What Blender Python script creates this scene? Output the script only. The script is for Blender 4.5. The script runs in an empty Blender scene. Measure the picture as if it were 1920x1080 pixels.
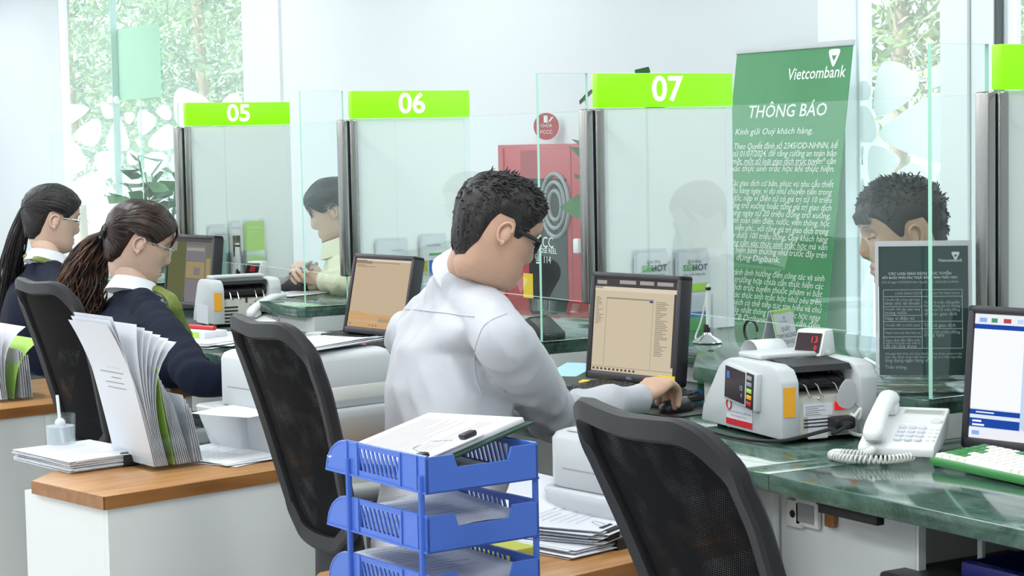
import bpy, bmesh, math, random
import numpy as np
from mathutils import Vector, Matrix, noise
random.seed(7)
SC = bpy.context.scene
COL = SC.collection
R_ = math.radians
V = Vector

# ------------------------------------------------------------------ camera
CZ = 1.44
FPX = 3657.0
_pi, _ro, _an = R_(-4.3075), R_(-1.1157), R_(30.9677)
_F = V((-math.cos(_an) * math.cos(_pi), math.sin(_an) * math.cos(_pi), math.sin(_pi)))
_R0 = _F.cross(V((0, 0, 1))).normalized()
_U0 = _R0.cross(_F)
_R = _R0 * math.cos(_ro) + _U0 * math.sin(_ro)
_U = _U0 * math.cos(_ro) - _R0 * math.sin(_ro)
CAM = V((0, 0, CZ))
cd = bpy.data.cameras.new('camera')
cam = bpy.data.objects.new('camera', cd)
COL.objects.link(cam)
cd.sensor_width = 36
cd.lens = FPX / 1920 * 36
cd.clip_start = 0.05
cam.matrix_world = Matrix(((_R.x, _U.x, -_F.x, 0), (_R.y, _U.y, -_F.y, 0), (_R.z, _U.z, -_F.z, CZ), (0, 0, 0, 1)))
SC.camera = cam

# ------------------------------------------------------------------ world, sun, lamps, exposure
SC.view_settings.view_transform = 'Standard'
SC.view_settings.look = 'None'
SC.view_settings.gamma = 1.0
SC.view_settings.use_curve_mapping = False
SC.view_settings.exposure = 0.0
SC.render.film_transparent = False
W = bpy.data.worlds.new('sky'); SC.world = W; W.use_nodes = True
bg = W.node_tree.nodes['Background']
bg.inputs['Color'].default_value = (0.80, 0.92, 1.0, 1)
bg.inputs['Strength'].default_value = 3.0
def lamp(name, kind, energy, loc, color=(1, 1, 1), rot=(0, 0, 0), sx=1, sy=1):
    l = bpy.data.lights.new(name, kind); l.energy = energy; l.color = color
    if kind == 'AREA':
        l.shape = 'RECTANGLE'; l.size = sx; l.size_y = sy
    o = bpy.data.objects.new(name, l); o.location = loc; o.rotation_euler = rot; COL.objects.link(o)
    return o
sun = lamp('sun', 'SUN', 7.0, (-10, -20, 20), (1, 0.96, 0.9), (R_(42), 0, R_(-15)))
sun.data.angle = R_(1)
for lx in (-17.2, -14.5, -11.5, -8.6, -5.7, -2.8, 0.4):
    for ly, wt in ((-2.5, 20), (-0.6, 46), (1.7, 33), (4.2, 16)):  # camera-side row and far-left column are added to brighten side panels and wall
        lamp('ceiling_lamp', 'AREA', wt, (lx, ly, 2.93), (0.96, 0.985, 1.0), (0, 0, 0), 1.7, 0.6)

# pixel -> point on a real plane of the room
def ray(x, y): return _F + _R * ((x - 960) / FPX) + _U * ((540 - y) / FPX)
def onz(x, y, z):
    r = ray(x, y); return CAM + r * ((z - CZ) / r.z)
def ony(x, y, Y):
    r = ray(x, y); return CAM + r * (Y / r.y)
def onx(x, y, X):
    r = ray(x, y); return CAM + r * (X / r.x)
def prj(p):
    q = V(p) - CAM; d = q.dot(_F)
    return 960 + FPX * q.dot(_R) / d, 540 - FPX * q.dot(_U) / d

# ------------------------------------------------------------------ materials
def mat(name, col, rough=0.5, metal=0.0, spec=0.5, var=0.0, vscale=8.0, bump=0.0, bscale=60.0, stretch=(1, 1, 1), col2=None, trans=0.0, sheen=0.0, emit=None, estr=0.0):
    m = bpy.data.materials.new(name); m.use_nodes = True
    nt = m.node_tree; b = nt.nodes['Principled BSDF']; L = nt.links
    b.inputs['Base Color'].default_value = (*col, 1)
    b.inputs['Roughness'].default_value = rough
    b.inputs['Metallic'].default_value = metal
    b.inputs['Specular IOR Level'].default_value = spec
    if sheen: b.inputs['Sheen Weight'].default_value = sheen
    if emit:
        b.inputs['Emission Color'].default_value = (*emit, 1); b.inputs['Emission Strength'].default_value = estr
    if var or bump or col2:
        tc = nt.nodes.new('ShaderNodeTexCoord'); mp = nt.nodes.new('ShaderNodeMapping')
        mp.inputs['Scale'].default_value = stretch
        L.new(tc.outputs['Object'], mp.inputs['Vector'])
        if var or col2:
            n = nt.nodes.new('ShaderNodeTexNoise'); n.inputs['Scale'].default_value = vscale; n.inputs['Detail'].default_value = 5
            L.new(mp.outputs[0], n.inputs['Vector'])
            cr = nt.nodes.new('ShaderNodeValToRGB')
            c2 = col2 if col2 else tuple(max(0, c * (1 - var)) for c in col)
            cr.color_ramp.elements[0].position = 0.35; cr.color_ramp.elements[1].position = 0.68
            cr.color_ramp.elements[0].color = (*c2, 1); cr.color_ramp.elements[1].color = (*col, 1)
            L.new(n.outputs['Fac'], cr.inputs['Fac']); L.new(cr.outputs['Color'], b.inputs['Base Color'])
        if bump:
            n2 = nt.nodes.new('ShaderNodeTexNoise'); n2.inputs['Scale'].default_value = bscale; n2.inputs['Detail'].default_value = 3
            L.new(mp.outputs[0], n2.inputs['Vector'])
            bp = nt.nodes.new('ShaderNodeBump'); bp.inputs['Strength'].default_value = bump; bp.inputs['Distance'].default_value = 0.01
            L.new(n2.outputs['Fac'], bp.inputs['Height']); L.new(bp.outputs['Normal'], b.inputs['Normal'])
    return m

def mixmat(name, tint, front, fac, rough=0.05, kind='glossy', fresnel=True):
    """see-through sheet: transparent with a tint, mixed with a glossy or a diffuse layer"""
    m = bpy.data.materials.new(name); m.use_nodes = True; nt = m.node_tree; nt.nodes.clear(); L = nt.links
    out = nt.nodes.new('ShaderNodeOutputMaterial'); mx = nt.nodes.new('ShaderNodeMixShader')
    t = nt.nodes.new('ShaderNodeBsdfTransparent'); t.inputs['Color'].default_value = (*tint, 1)
    if kind == 'glossy':
        g = nt.nodes.new('ShaderNodeBsdfGlossy'); g.inputs['Roughness'].default_value = rough
    else:
        g = nt.nodes.new('ShaderNodeBsdfDiffuse')
    g.inputs['Color'].default_value = (*front, 1)
    if fresnel:
        lw = nt.nodes.new('ShaderNodeLayerWeight'); lw.inputs['Blend'].default_value = 0.25
        ml = nt.nodes.new('ShaderNodeMath'); ml.operation = 'MULTIPLY_ADD'; ml.inputs[1].default_value = 0.12; ml.inputs[2].default_value = fac
        L.new(lw.outputs['Fresnel'], ml.inputs[0]); L.new(ml.outputs[0], mx.inputs['Fac'])
    else:
        mx.inputs['Fac'].default_value = fac
    L.new(t.outputs[0], mx.inputs[1]); L.new(g.outputs[0], mx.inputs[2]); L.new(mx.outputs[0], out.inputs['Surface'])
    return m

def film_glow(m):
    """translucent window film: half of its white scatters light coming from behind"""
    nt = m.node_tree; mx = next(n for n in nt.nodes if n.type == 'MIX_SHADER'); t = nt.nodes.new('ShaderNodeBsdfTranslucent'); t.inputs['Color'].default_value = (.97, .98, .98, 1)
    nt.links.new(t.outputs[0], mx.inputs[1]); mx.inputs['Fac'].default_value = .5
def emat(name, col, s):
    m = bpy.data.materials.new(name); m.use_nodes = True; nt = m.node_tree; nt.nodes.clear()
    out = nt.nodes.new('ShaderNodeOutputMaterial'); e = nt.nodes.new('ShaderNodeEmission')
    e.inputs['Color'].default_value = (*col, 1); e.inputs['Strength'].default_value = s
    nt.links.new(e.outputs[0], out.inputs['Surface'])
    return m

def marble(name):
    m = bpy.data.materials.new(name); m.use_nodes = True; nt = m.node_tree; b = nt.nodes['Principled BSDF']; L = nt.links
    tc = nt.nodes.new('ShaderNodeTexCoord'); mp = nt.nodes.new('ShaderNodeMapping'); mp.inputs['Scale'].default_value = (1.0, 2.4, 1.6); mp.inputs['Rotation'].default_value = (0, 0, 0.5)
    L.new(tc.outputs['Object'], mp.inputs['Vector'])
    n = nt.nodes.new('ShaderNodeTexNoise'); n.inputs['Scale'].default_value = 4.5; n.inputs['Detail'].default_value = 9; n.inputs['Roughness'].default_value = 0.65; n.inputs['Distortion'].default_value = 1.4
    L.new(mp.outputs[0], n.inputs['Vector'])
    cr = nt.nodes.new('ShaderNodeValToRGB'); e = cr.color_ramp.elements
    e[0].position = 0.30; e[0].color = (0.012, 0.035, 0.025, 1); e[1].position = 0.78; e[1].color = (0.19, 0.28, 0.235, 1)
    k = cr.color_ramp.elements.new(0.5); k.color = (0.055, 0.115, 0.088, 1)
    k = cr.color_ramp.elements.new(0.62); k.color = (0.10, 0.175, 0.14, 1)
    L.new(n.outputs['Fac'], cr.inputs['Fac'])
    n2 = nt.nodes.new('ShaderNodeTexNoise'); n2.inputs['Scale'].default_value = 11; n2.inputs['Detail'].default_value = 6; n2.inputs['Distortion'].default_value = 3
    L.new(mp.outputs[0], n2.inputs['Vector'])
    cr2 = nt.nodes.new('ShaderNodeValToRGB'); e = cr2.color_ramp.elements
    e[0].position = 0.485; e[0].color = (0, 0, 0, 1); e[1].position = 0.515; e[1].color = (0, 0, 0, 1)
    k = cr2.color_ramp.elements.new(0.5); k.color = (1, 1, 1, 1)
    L.new(n2.outputs['Fac'], cr2.inputs['Fac'])
    mx = nt.nodes.new('ShaderNodeMix'); mx.data_type = 'RGBA'
    ml = nt.nodes.new('ShaderNodeMath'); ml.operation = 'MULTIPLY'; ml.inputs[1].default_value = 0.10
    L.new(cr2.outputs['Color'], ml.inputs[0]); L.new(ml.outputs[0], mx.inputs['Factor'])
    L.new(cr.outputs['Color'], mx.inputs['A']); mx.inputs['B'].default_value = (0.42, 0.55, 0.48, 1)
    L.new(mx.outputs['Result'], b.inputs['Base Color'])
    b.inputs['Roughness'].default_value = 0.09; b.inputs['Specular IOR Level'].default_value = 0.6
    return m

def wood(name, c1, c2):
    m = bpy.data.materials.new(name); m.use_nodes = True; nt = m.node_tree; b = nt.nodes['Principled BSDF']; L = nt.links
    tc = nt.nodes.new('ShaderNodeTexCoord'); mp = nt.nodes.new('ShaderNodeMapping'); mp.inputs['Scale'].default_value = (14, 1.6, 14)
    L.new(tc.outputs['Object'], mp.inputs['Vector'])
    n = nt.nodes.new('ShaderNodeTexNoise'); n.inputs['Scale'].default_value = 3; n.inputs['Detail'].default_value = 7; n.inputs['Distortion'].default_value = 0.6
    L.new(mp.outputs[0], n.inputs['Vector'])
    cr = nt.nodes.new('ShaderNodeValToRGB'); cr.color_ramp.elements[0].position = 0.3; cr.color_ramp.elements[1].position = 0.7
    cr.color_ramp.elements[0].color = (*c1, 1); cr.color_ramp.elements[1].color = (*c2, 1)
    L.new(n.outputs['Fac'], cr.inputs['Fac']); L.new(cr.outputs['Color'], b.inputs['Base Color'])
    b.inputs['Roughness'].default_value = 0.35
    return m

def meshcloth(name, col, hole, scale):
    """woven chair net: a fine weave with real see-through holes"""
    m = bpy.data.materials.new(name); m.use_nodes = True; nt = m.node_tree; nt.nodes.clear(); L = nt.links
    out = nt.nodes.new('ShaderNodeOutputMaterial'); mx = nt.nodes.new('ShaderNodeMixShader')
    t = nt.nodes.new('ShaderNodeBsdfTransparent'); d = nt.nodes.new('ShaderNodeBsdfPrincipled')
    d.inputs['Base Color'].default_value = (*col, 1); d.inputs['Roughness'].default_value = 0.7; d.inputs['Specular IOR Level'].default_value = 0.05
    tc = nt.nodes.new('ShaderNodeTexCoord'); sp = nt.nodes.new('ShaderNodeSeparateXYZ'); L.new(tc.outputs['Object'], sp.inputs[0])
    def sine(sock, sc, off=0.0):
        a = nt.nodes.new('ShaderNodeMath'); a.operation = 'MULTIPLY'; a.inputs[1].default_value = sc; L.new(sock, a.inputs[0])
        s = nt.nodes.new('ShaderNodeMath'); s.operation = 'SINE'; L.new(a.outputs[0], s.inputs[0]); return s.outputs[0]
    a = sine(sp.outputs['X'], scale); b2 = sine(sp.outputs['Z'], scale * 0.55)
    ml = nt.nodes.new('ShaderNodeMath'); ml.operation = 'MULTIPLY'; L.new(a, ml.inputs[0]); L.new(b2, ml.inputs[1])
    n = nt.nodes.new('ShaderNodeTexNoise'); n.inputs['Scale'].default_value = 9; L.new(tc.outputs['Object'], n.inputs['Vector'])
    th = nt.nodes.new('ShaderNodeMath'); th.operation = 'MULTIPLY_ADD'; th.inputs[1].default_value = -0.9; th.inputs[2].default_value = hole + 0.45
    L.new(n.outputs['Fac'], th.inputs[0])
    gt = nt.nodes.new('ShaderNodeMath'); gt.operation = 'GREATER_THAN'; L.new(ml.outputs[0], gt.inputs[0]); L.new(th.outputs[0], gt.inputs[1])
    iv = nt.nodes.new('ShaderNodeMath'); iv.operation = 'SUBTRACT'; iv.inputs[0].default_value = 1.0; L.new(gt.outputs[0], iv.inputs[1])
    L.new(iv.outputs[0], mx.inputs['Fac']); L.new(t.outputs[0], mx.inputs[1]); L.new(d.outputs[0], mx.inputs[2]); L.new(mx.outputs[0], out.inputs['Surface'])
    return m

M = {}
def defm():
    M['wall'] = mat('wall_paint', (0.745, 0.80, 0.83), 0.6, var=0.02, vscale=0.6, bump=0.02, bscale=120)
    M['white'] = mat('white_paint', (0.80, 0.83, 0.83), 0.45, var=0.02, vscale=3)
    M['trim'] = mat('trim_white', (0.88, 0.93, 0.95), 0.5)
    M['ceil'] = mat('ceiling_white', (0.85, 0.87, 0.88), 0.8)
    M['floor'] = mat('floor_tile', (0.62, 0.60, 0.57), 0.2, var=0.15, vscale=2)
    M['lam'] = mat('white_laminate', (0.70, 0.73, 0.72), 0.4, var=0.04, vscale=1.5)
    M['grayline'] = mat('dark_gap', (0.10, 0.11, 0.11), 0.6)
    M['marble'] = marble('green_marble')
    M['wood'] = wood('oak_veneer', (0.33, 0.15, 0.045), (0.50, 0.26, 0.09))
    M['woodedge'] = wood('oak_edge', (0.22, 0.09, 0.025), (0.33, 0.15, 0.05))
    M['glass'] = mixmat('clear_glass', (0.974, 0.995, 0.989), (0.95, 1, 0.98), 0.0, 0.0)
    M['gedge'] = mat('glass_edge', (0.34, 0.66, 0.52), 0.15)
    M['gtop'] = mat('glass_edge_pale', (0.50, 0.66, 0.62), 0.2)
    M['frost'] = mixmat('frosted_film', (0.93, 0.98, 0.97), (0.96, 0.99, 0.98), 0.92, kind='diffuse', fresnel=False)
    M['haze'] = mixmat('window_glass', (0.95, 0.99, 0.98), (0.93, 0.97, 0.97), 0.17, kind='diffuse', fresnel=False)  # diffuse layer paints the overexposed haze of the bright outside onto the panes
    M['film'] = mixmat('white_film', (0, 0, 0), (0.95, 0.97, 0.97), 1.0, kind='diffuse', fresnel=False); film_glow(M['film'])
    M['steel'] = mat('brushed_steel', (0.36, 0.34, 0.33), 0.25, 1.0)
    M['chrome'] = mat('chrome', (0.8, 0.82, 0.83), 0.08, 1.0)
    M['sign'] = mat('lit_green_sign', (0.20, 0.65, 0.0), 0.3, emit=(0.22, 0.90, 0.0), estr=0.85)
    M['signnum'] = mat('lit_white_number', (0.9, 1, 0.9), 0.4, emit=(1, 1, 1), estr=1.0)
    M['red'] = mat('red_enamel', (0.46, 0.007, 0.02), 0.3, var=0.08, vscale=2)
    M['dred'] = mat('dark_red_enamel', (0.33, 0.010, 0.02), 0.3)
    M['black'] = mat('black_plastic', (0.016, 0.016, 0.018), 0.4)
    M['char'] = mat('charcoal_plastic', (0.017, 0.017, 0.020), 0.5, spec=0.3, bump=0.05, bscale=300)
    M['bezel'] = mat('bezel_plastic', (0.030, 0.028, 0.034), 0.45)
    M['dglass'] = mat('dark_glass', (0.015, 0.015, 0.016), 0.15, spec=0.15)
    M['paper'] = mat('paper', (0.75, 0.77, 0.81), 0.8, var=0.02, vscale=10)
    M['paper2'] = mat('paper_grey', (0.66, 0.68, 0.73), 0.8)
    M['ink'] = mat('ink_grey', (0.25, 0.26, 0.28), 0.8)
    M['dink'] = mat('ink_dark', (0.10, 0.11, 0.12), 0.8)
    M['white_pl'] = mat('white_plastic', (0.84, 0.86, 0.86), 0.32)
    M['offwhite'] = mat('offwhite_plastic', (0.72, 0.73, 0.70), 0.4)
    M['grey_pl'] = mat('grey_plastic', (0.56, 0.59, 0.61), 0.4, bump=0.02, bscale=400)
    M['lgrey_pl'] = mat('light_grey_plastic', (0.56, 0.59, 0.61), 0.4)
    M['beige'] = mat('beige_metal', (0.60, 0.60, 0.54), 0.45)
    M['mgrey'] = mat('mid_grey', (0.30, 0.31, 0.32), 0.5)
    M['blue'] = mat('blue_plastic', (0.07, 0.165, 0.60), 0.35, bump=0.02, bscale=200)
    M['dblue'] = mat('navy_box', (0.01, 0.015, 0.16), 0.4)
    M['yellow'] = mat('yellow_sticker', (0.85, 0.62, 0.03), 0.5)
    M['orange'] = mat('orange_sticker', (0.90, 0.42, 0.02), 0.5)
    M['lime'] = mat('lime_paper', (0.42, 0.72, 0.10), 0.6)
    M['green'] = mat('green_print', (0.10, 0.42, 0.10), 0.6)
    M['olive'] = mat('olive_folder', (0.42, 0.45, 0.05), 0.5)
    M['banner'] = mat('banner_green', (0.045, 0.245, 0.085), 0.45, col2=(0.085, 0.33, 0.14), vscale=1.3)
    M['dgreen'] = mat('dark_green_print', (0.02, 0.052, 0.045), 0.2, col2=(0.014, 0.04, 0.034), vscale=6)
    M['txt'] = mat('white_print', (0.85, 0.92, 0.87), 0.6)
    M['txtg'] = mat('grey_print', (0.48, 0.56, 0.55), 0.6)
    M['txtd'] = mat('dim_print', (0.26, 0.33, 0.32), 0.6)
    M['acryl'] = mixmat('clear_acrylic', (0.97, 0.985, 0.99), (1, 1, 1), 0.04, 0.03)
    M['kgreen'] = mat('green_keyboard_plastic', (0.06, 0.27, 0.08), 0.4)
    M['kwhite'] = mat('white_keycap', (0.88, 0.85, 0.80), 0.4)
    M['key'] = mat('black_keycap', (0.022, 0.022, 0.025), 0.45)
    M['led'] = emat('red_led', (1.0, 0.05, 0.06), 1.6)
    M['ledp'] = mat('led_panel', (0.03, 0.015, 0.02), 0.2)
    M['swred'] = mat('red_switch', (0.7, 0.01, 0.01), 0.3, emit=(1, 0.02, 0.02), estr=0.3)
    M['leaf'] = mat('houseplant_leaf', (0.07, 0.23, 0.06), 0.35, var=0.4, vscale=12)
    M['soil'] = mat('soil', (0.05, 0.03, 0.02), 0.9)
    M['pot'] = mat('white_pot', (0.8, 0.8, 0.78), 0.4)
    M['treeleaf'] = mat('tree_leaf', (0.44, 0.58, 0.30), 0.6, col2=(0.15, 0.25, 0.19), vscale=1.3)
    M['treeleaf2'] = mat('tree_leaf_light', (0.50, 0.54, 0.26), 0.6, col2=(0.18, 0.25, 0.14), vscale=1.4)
    M['bark'] = mat('pale_bark', (0.52, 0.38, 0.30), 0.8, var=0.3, vscale=10)
    M['ground'] = mat('outside_paving', (0.62, 0.66, 0.60), 0.8, var=0.2, vscale=1)
    M['net'] = meshcloth('chair_net', (0.007, 0.007, 0.008), 0.985, 1500.0)
    M['seatcloth'] = mat('seat_cloth', (0.008, 0.009, 0.009), 0.9, spec=0.1, bump=0.2, bscale=500)
    M['skin'] = mat('skin', (0.62, 0.38, 0.27), 0.5, var=0.10, vscale=14)
    M['skin2'] = mat('skin_pale', (0.66, 0.45, 0.35), 0.5, var=0.08, vscale=14)
    M['skin3'] = mat('skin_tan', (0.50, 0.32, 0.22), 0.5, var=0.10, vscale=14)
    M['lip'] = mat('lip', (0.42, 0.13, 0.11), 0.45)
    M['hairb'] = mat('black_hair', (0.012, 0.010, 0.010), 0.42, bump=0.3, bscale=180, stretch=(3, 3, 0.3))
    M['hairbr'] = mat('brown_hair', (0.040, 0.017, 0.010), 0.4, col2=(0.015, 0.008, 0.006), vscale=20)
    M['hairbr2'] = mat('brown_hair_tips', (0.13, 0.055, 0.028), 0.42, col2=(0.05, 0.02, 0.012), vscale=20)
    M['shirt'] = mat('white_shirt', (0.50, 0.515, 0.555), 0.75, bump=0.15, bscale=18, sheen=0.1)
    M['collar'] = mat('white_collar', (0.66, 0.68, 0.72), 0.75)
    M['navy'] = mat('navy_suit', (0.007, 0.010, 0.024), 0.85, spec=0.15, bump=0.1, bscale=200)
    M['trouser'] = mat('black_trousers', (0.012, 0.012, 0.014), 0.85)
    M['dshirt'] = mat('dark_jacket', (0.05, 0.07, 0.065), 0.85)
    M['cream'] = mat('cream_quilt', (0.70, 0.68, 0.50), 0.75, bump=0.2, bscale=60)
    M['scarf'] = mat('lime_scarf', (0.17, 0.21, 0.03), 0.6, col2=(0.10, 0.14, 0.02), vscale=30)
    M['lens'] = mixmat('lens_glass', (0.92, 0.96, 0.97), (1, 1, 1), 0.05, 0.0)
    M['redpl'] = mat('red_plastic', (0.60, 0.02, 0.03), 0.35)
    M['pink'] = mat('pink_tape', (0.70, 0.20, 0.24), 0.35)
    M['lblue'] = mat('light_blue_paper', (0.40, 0.65, 0.72), 0.7)
    M['bluepr'] = mat('blue_print', (0.03, 0.16, 0.55), 0.5)
    M['reflect_green'] = mixmat('pale_green_reflection', (0.75, 0.92, 0.84), (0.55, 0.80, 0.66), 0.75, kind='diffuse', fresnel=False)  # pale green for the reflection painted on the far window
defm()

# ------------------------------------------------------------------ mesh helpers
class MB:
    def __init__(s): s.v = []; s.f = []; s.m = []; s.sm = []; s.T = Matrix.Identity(4); s.mi = 0; s.smooth = False
    def add(s, vs, fs, mi=None, smooth=None):
        n = len(s.v); T = s.T
        s.v.extend([T @ V(p) for p in vs])
        s.f.extend([[i + n for i in f] for f in fs])
        s.m.extend([s.mi if mi is None else mi] * len(fs)); s.sm.extend([s.smooth if smooth is None else smooth] * len(fs))
        return s
    def box(s, a, b, mi=None):
        (x0, y0, z0), (x1, y1, z1) = a, b
        return s.add([(x0, y0, z0), (x1, y0, z0), (x1, y1, z0), (x0, y1, z0), (x0, y0, z1), (x1, y0, z1), (x1, y1, z1), (x0, y1, z1)],
                     [(0, 3, 2, 1), (4, 5, 6, 7), (0, 1, 5, 4), (1, 2, 6, 5), (2, 3, 7, 6), (3, 0, 4, 7)], mi)
    def rbox(s, a, b, r=0.01, seg=2, mi=None):
        bm = bmesh.new(); bmesh.ops.create_cube(bm, size=1)
        c = (V(a) + V(b)) / 2; d = V(b) - V(a)
        for v in bm.verts: v.co = V((v.co.x * d.x, v.co.y * d.y, v.co.z * d.z)) + c
        r = min(r, min(abs(x) for x in d) * 0.49)
        bmesh.ops.bevel(bm, geom=bm.edges[:], offset=r, segments=seg, affect='EDGES', profile=0.5)
        return s.bm(bm, mi, True)
    def bm(s, bm, mi=None, smooth=None):
        bm.verts.index_update(); vs = [v.co.copy() for v in bm.verts]; fs = [[v.index for v in f.verts] for f in bm.faces]
        bm.free(); return s.add(vs, fs, mi, smooth)
    def prism(s, pts, z0, z1, axis='z', mi=None, bev=0.0):
        """polygon (2d) extruded along an axis"""
        n = len(pts)
        def P(a, b, c): return (a, b, c) if axis == 'z' else ((a, c, b) if axis == 'y' else (c, a, b))
        vs = [P(a, b, z0) for a, b in pts] + [P(a, b, z1) for a, b in pts]
        fs = [list(range(n))[::-1], list(range(n, 2 * n))] + [[i, (i + 1) % n, (i + 1) % n + n, i + n] for i in range(n)]
        if bev:
            bm = bmesh.new(); bv = [bm.verts.new(p) for p in vs]
            for f in fs: bm.faces.new([bv[i] for i in f])
            bmesh.ops.recalc_face_normals(bm, faces=bm.faces[:])
            es = [e for e in bm.edges]
            bmesh.ops.bevel(bm, geom=es, offset=bev, segments=2, affect='EDGES', profile=0.5)
            return s.bm(bm, mi, True)
        return s.add(vs, fs, mi)
    def tube(s, pts, rad, n=8, mi=None, cap=True, flat=1.0, up=None):
        pts = [V(p) for p in pts]; k = len(pts)
        rad = rad if isinstance(rad, (list, tuple)) else [rad] * k
        vs = []; fs = []; N = None
        for i, p in enumerate(pts):
            t = (pts[min(i + 1, k - 1)] - pts[max(i - 1, 0)])
            t = t.normalized() if t.length > 1e-9 else V((0, 0, 1))
            if N is None:
                N = V(up) if up else (V((0, 0, 1)) if abs(t.z) < 0.9 else V((1, 0, 0)))
            N = (N - t * N.dot(t)); N = N.normalized() if N.length > 1e-6 else t.orthogonal().normalized()
            B = t.cross(N)
            for j in range(n):
                a = 2 * math.pi * j / n
                vs.append(p + (N * math.cos(a) * flat + B * math.sin(a)) * rad[i])
        for i in range(k - 1):
            for j in range(n):
                fs.append((i * n + j, i * n + (j + 1) % n, (i + 1) * n + (j + 1) % n, (i + 1) * n + j))
        if cap:
            fs.append(tuple(range(n))[::-1]); fs.append(tuple(range((k - 1) * n, k * n)))
        return s.add(vs, fs, mi, True)
    def lathe(s, prof, c=(0, 0, 0), n=20, mi=None, sx=1, sy=1):
        vs = []; fs = []; k = len(prof)
        for r, z in prof:
            for j in range(n):
                a = 2 * math.pi * j / n; vs.append((c[0] + r * math.cos(a) * sx, c[1] + r * math.sin(a) * sy, c[2] + z))
        for i in range(k - 1):
            for j in range(n): fs.append((i * n + j, i * n + (j + 1) % n, (i + 1) * n + (j + 1) % n, (i + 1) * n + j))
        fs.append(tuple(range(n))[::-1]); fs.append(tuple(range((k - 1) * n, k * n)))
        return s.add(vs, fs, mi, True)
    def rings(s, rings, cap=True, mi=None, closed=True):
        n = len(rings[0]); vs = [p for r in rings for p in r]; fs = []
        for i in range(len(rings) - 1):
            for j in range(n if closed else n - 1): fs.append((i * n + j, i * n + (j + 1) % n, (i + 1) * n + (j + 1) % n, (i + 1) * n + j))
        if cap: fs.append(tuple(range(n))[::-1]); fs.append(tuple(range((len(rings) - 1) * n, len(rings) * n)))
        return s.add(vs, fs, mi, True)
    def ball(s, c, r, sx=1, sy=1, sz=1, n=14, mi=None):
        prof = [(max(1e-4, r * math.sin(math.pi * i / n)), -r * math.cos(math.pi * i / n) * sz) for i in range(n + 1)]
        return s.lathe(prof, c, n + 4, mi, sx, sy)
    def text(s, body, size, T, align='CENTER', mi=None, bold=0.0, shear=0.0, depth=0.0):
        if 'Đ' in body:                       # the barred capital is a plain D with its bar laid across
            tot = text_w(body.replace('Đ', 'D'), 'LEFT', bold, shear); old = s.T; s.T = s.T @ T
            for i, ch in enumerate(body):
                if ch == 'Đ':
                    x0 = text_w(body[:i].replace('Đ', 'D') + 'D', 'LEFT', bold, shear) - text_w('D', 'LEFT', bold, shear) - (tot / 2 if align == 'CENTER' else 0)
                    s.add([((x0 + a) * size, b * size, depth) for a, b in ((-.02, -.03), (.34, -.03), (.34, .04), (-.02, .04))], [(0, 1, 2, 3)], mi, False)
            s.T = old; body = body.replace('Đ', 'D')
        vs, fs = text_geo(body, align, bold, shear)
        old = s.T; s.T = s.T @ T
        s.add([(x * size, y * size, depth) for x, y in vs], fs, mi, False); s.T = old
        return s
    def build(s, name, mats, parent=None, loc=None):
        me = bpy.data.meshes.new(name)
        me.from_pydata([tuple(p) for p in s.v], [], s.f)
        for m in (mats if isinstance(mats, (list, tuple)) else [mats]): me.materials.append(M[m] if isinstance(m, str) else m)
        me.polygons.foreach_set('material_index', s.m); me.polygons.foreach_set('use_smooth', s.sm)
        me.update()
        o = bpy.data.objects.new(name, me); COL.objects.link(o)
        if any(s.sm):
            try: me.set_sharp_from_angle(angle=R_(42))
            except Exception: pass
        if parent: o.parent = parent
        if loc is not None: o.location = loc
        return o

_tc = {}
def text_geo(body, align='CENTER', bold=0.0, shear=0.0):
    k = (body, align, bold, shear)
    if k not in _tc:
        c = bpy.data.curves.new('t', 'FONT'); c.body = body; c.align_x = align; c.align_y = 'CENTER'; c.offset = bold; c.shear = shear; c.resolution_u = 8 if len(body) <= 3 else 2
        o = bpy.data.objects.new('t', c); COL.objects.link(o)
        dg = bpy.context.evaluated_depsgraph_get()
        me = bpy.data.meshes.new_from_object(o.evaluated_get(dg))
        vs = [(v.co.x, v.co.y) for v in me.vertices]; fs = [list(p.vertices) for p in me.polygons]
        bpy.data.objects.remove(o); bpy.data.curves.remove(c); bpy.data.meshes.remove(me)
        _tc[k] = (vs, fs)
    return _tc[k]
def text_w(body, align='CENTER', bold=0.0, shear=0.0):
    vs, _ = text_geo(body, align, bold, shear); xs = [v[0] for v in vs]
    return (max(xs) - min(xs)) if xs else 0
def frame(o, ex, ey):
    ex = V(ex).normalized(); ey = V(ey).normalized(); ez = ex.cross(ey).normalized(); ey = ez.cross(ex)
    return Matrix(((ex.x, ey.x, ez.x, o[0]), (ex.y, ey.y, ez.y, o[1]), (ex.z, ey.z, ez.z, o[2]), (0, 0, 0, 1)))
def tag(o, label=None, cat=None, group=None, kind=None):
    if label: o['label'] = label
    if cat: o['category'] = cat
    if group: o['group'] = group
    if kind: o['kind'] = kind
    return o
def thing(name, label, cat, loc=(0, 0, 0), rz=0.0, group=None):
    o = bpy.data.objects.new(name, None); COL.objects.link(o); o.empty_display_size = 0.05
    o.location = loc; o.rotation_euler = (0, 0, rz)
    return tag(o, label, cat, group)
def struct(o): o['kind'] = 'structure'; return o
def dup(root, loc=None, rz=None, label=None, group=None):
    r = root.copy(); COL.objects.link(r)
    if loc is not None: r.location = loc
    if rz is not None: r.rotation_euler = (0, 0, rz)
    if label: r['label'] = label
    if group: r['group'] = group
    for ch in list(root.children):
        c = ch.copy(); COL.objects.link(c); c.parent = r
        for g in ch.children:
            d = g.copy(); COL.objects.link(d); d.parent = c
    return r
def chaikin(p, n=2):
    for _ in range(n):
        q = []
        for i in range(len(p)):
            a, b = V(p[i]), V(p[(i + 1) % len(p)]); q += [a * .75 + b * .25, a * .25 + b * .75]
        p = q
    return p
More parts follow.
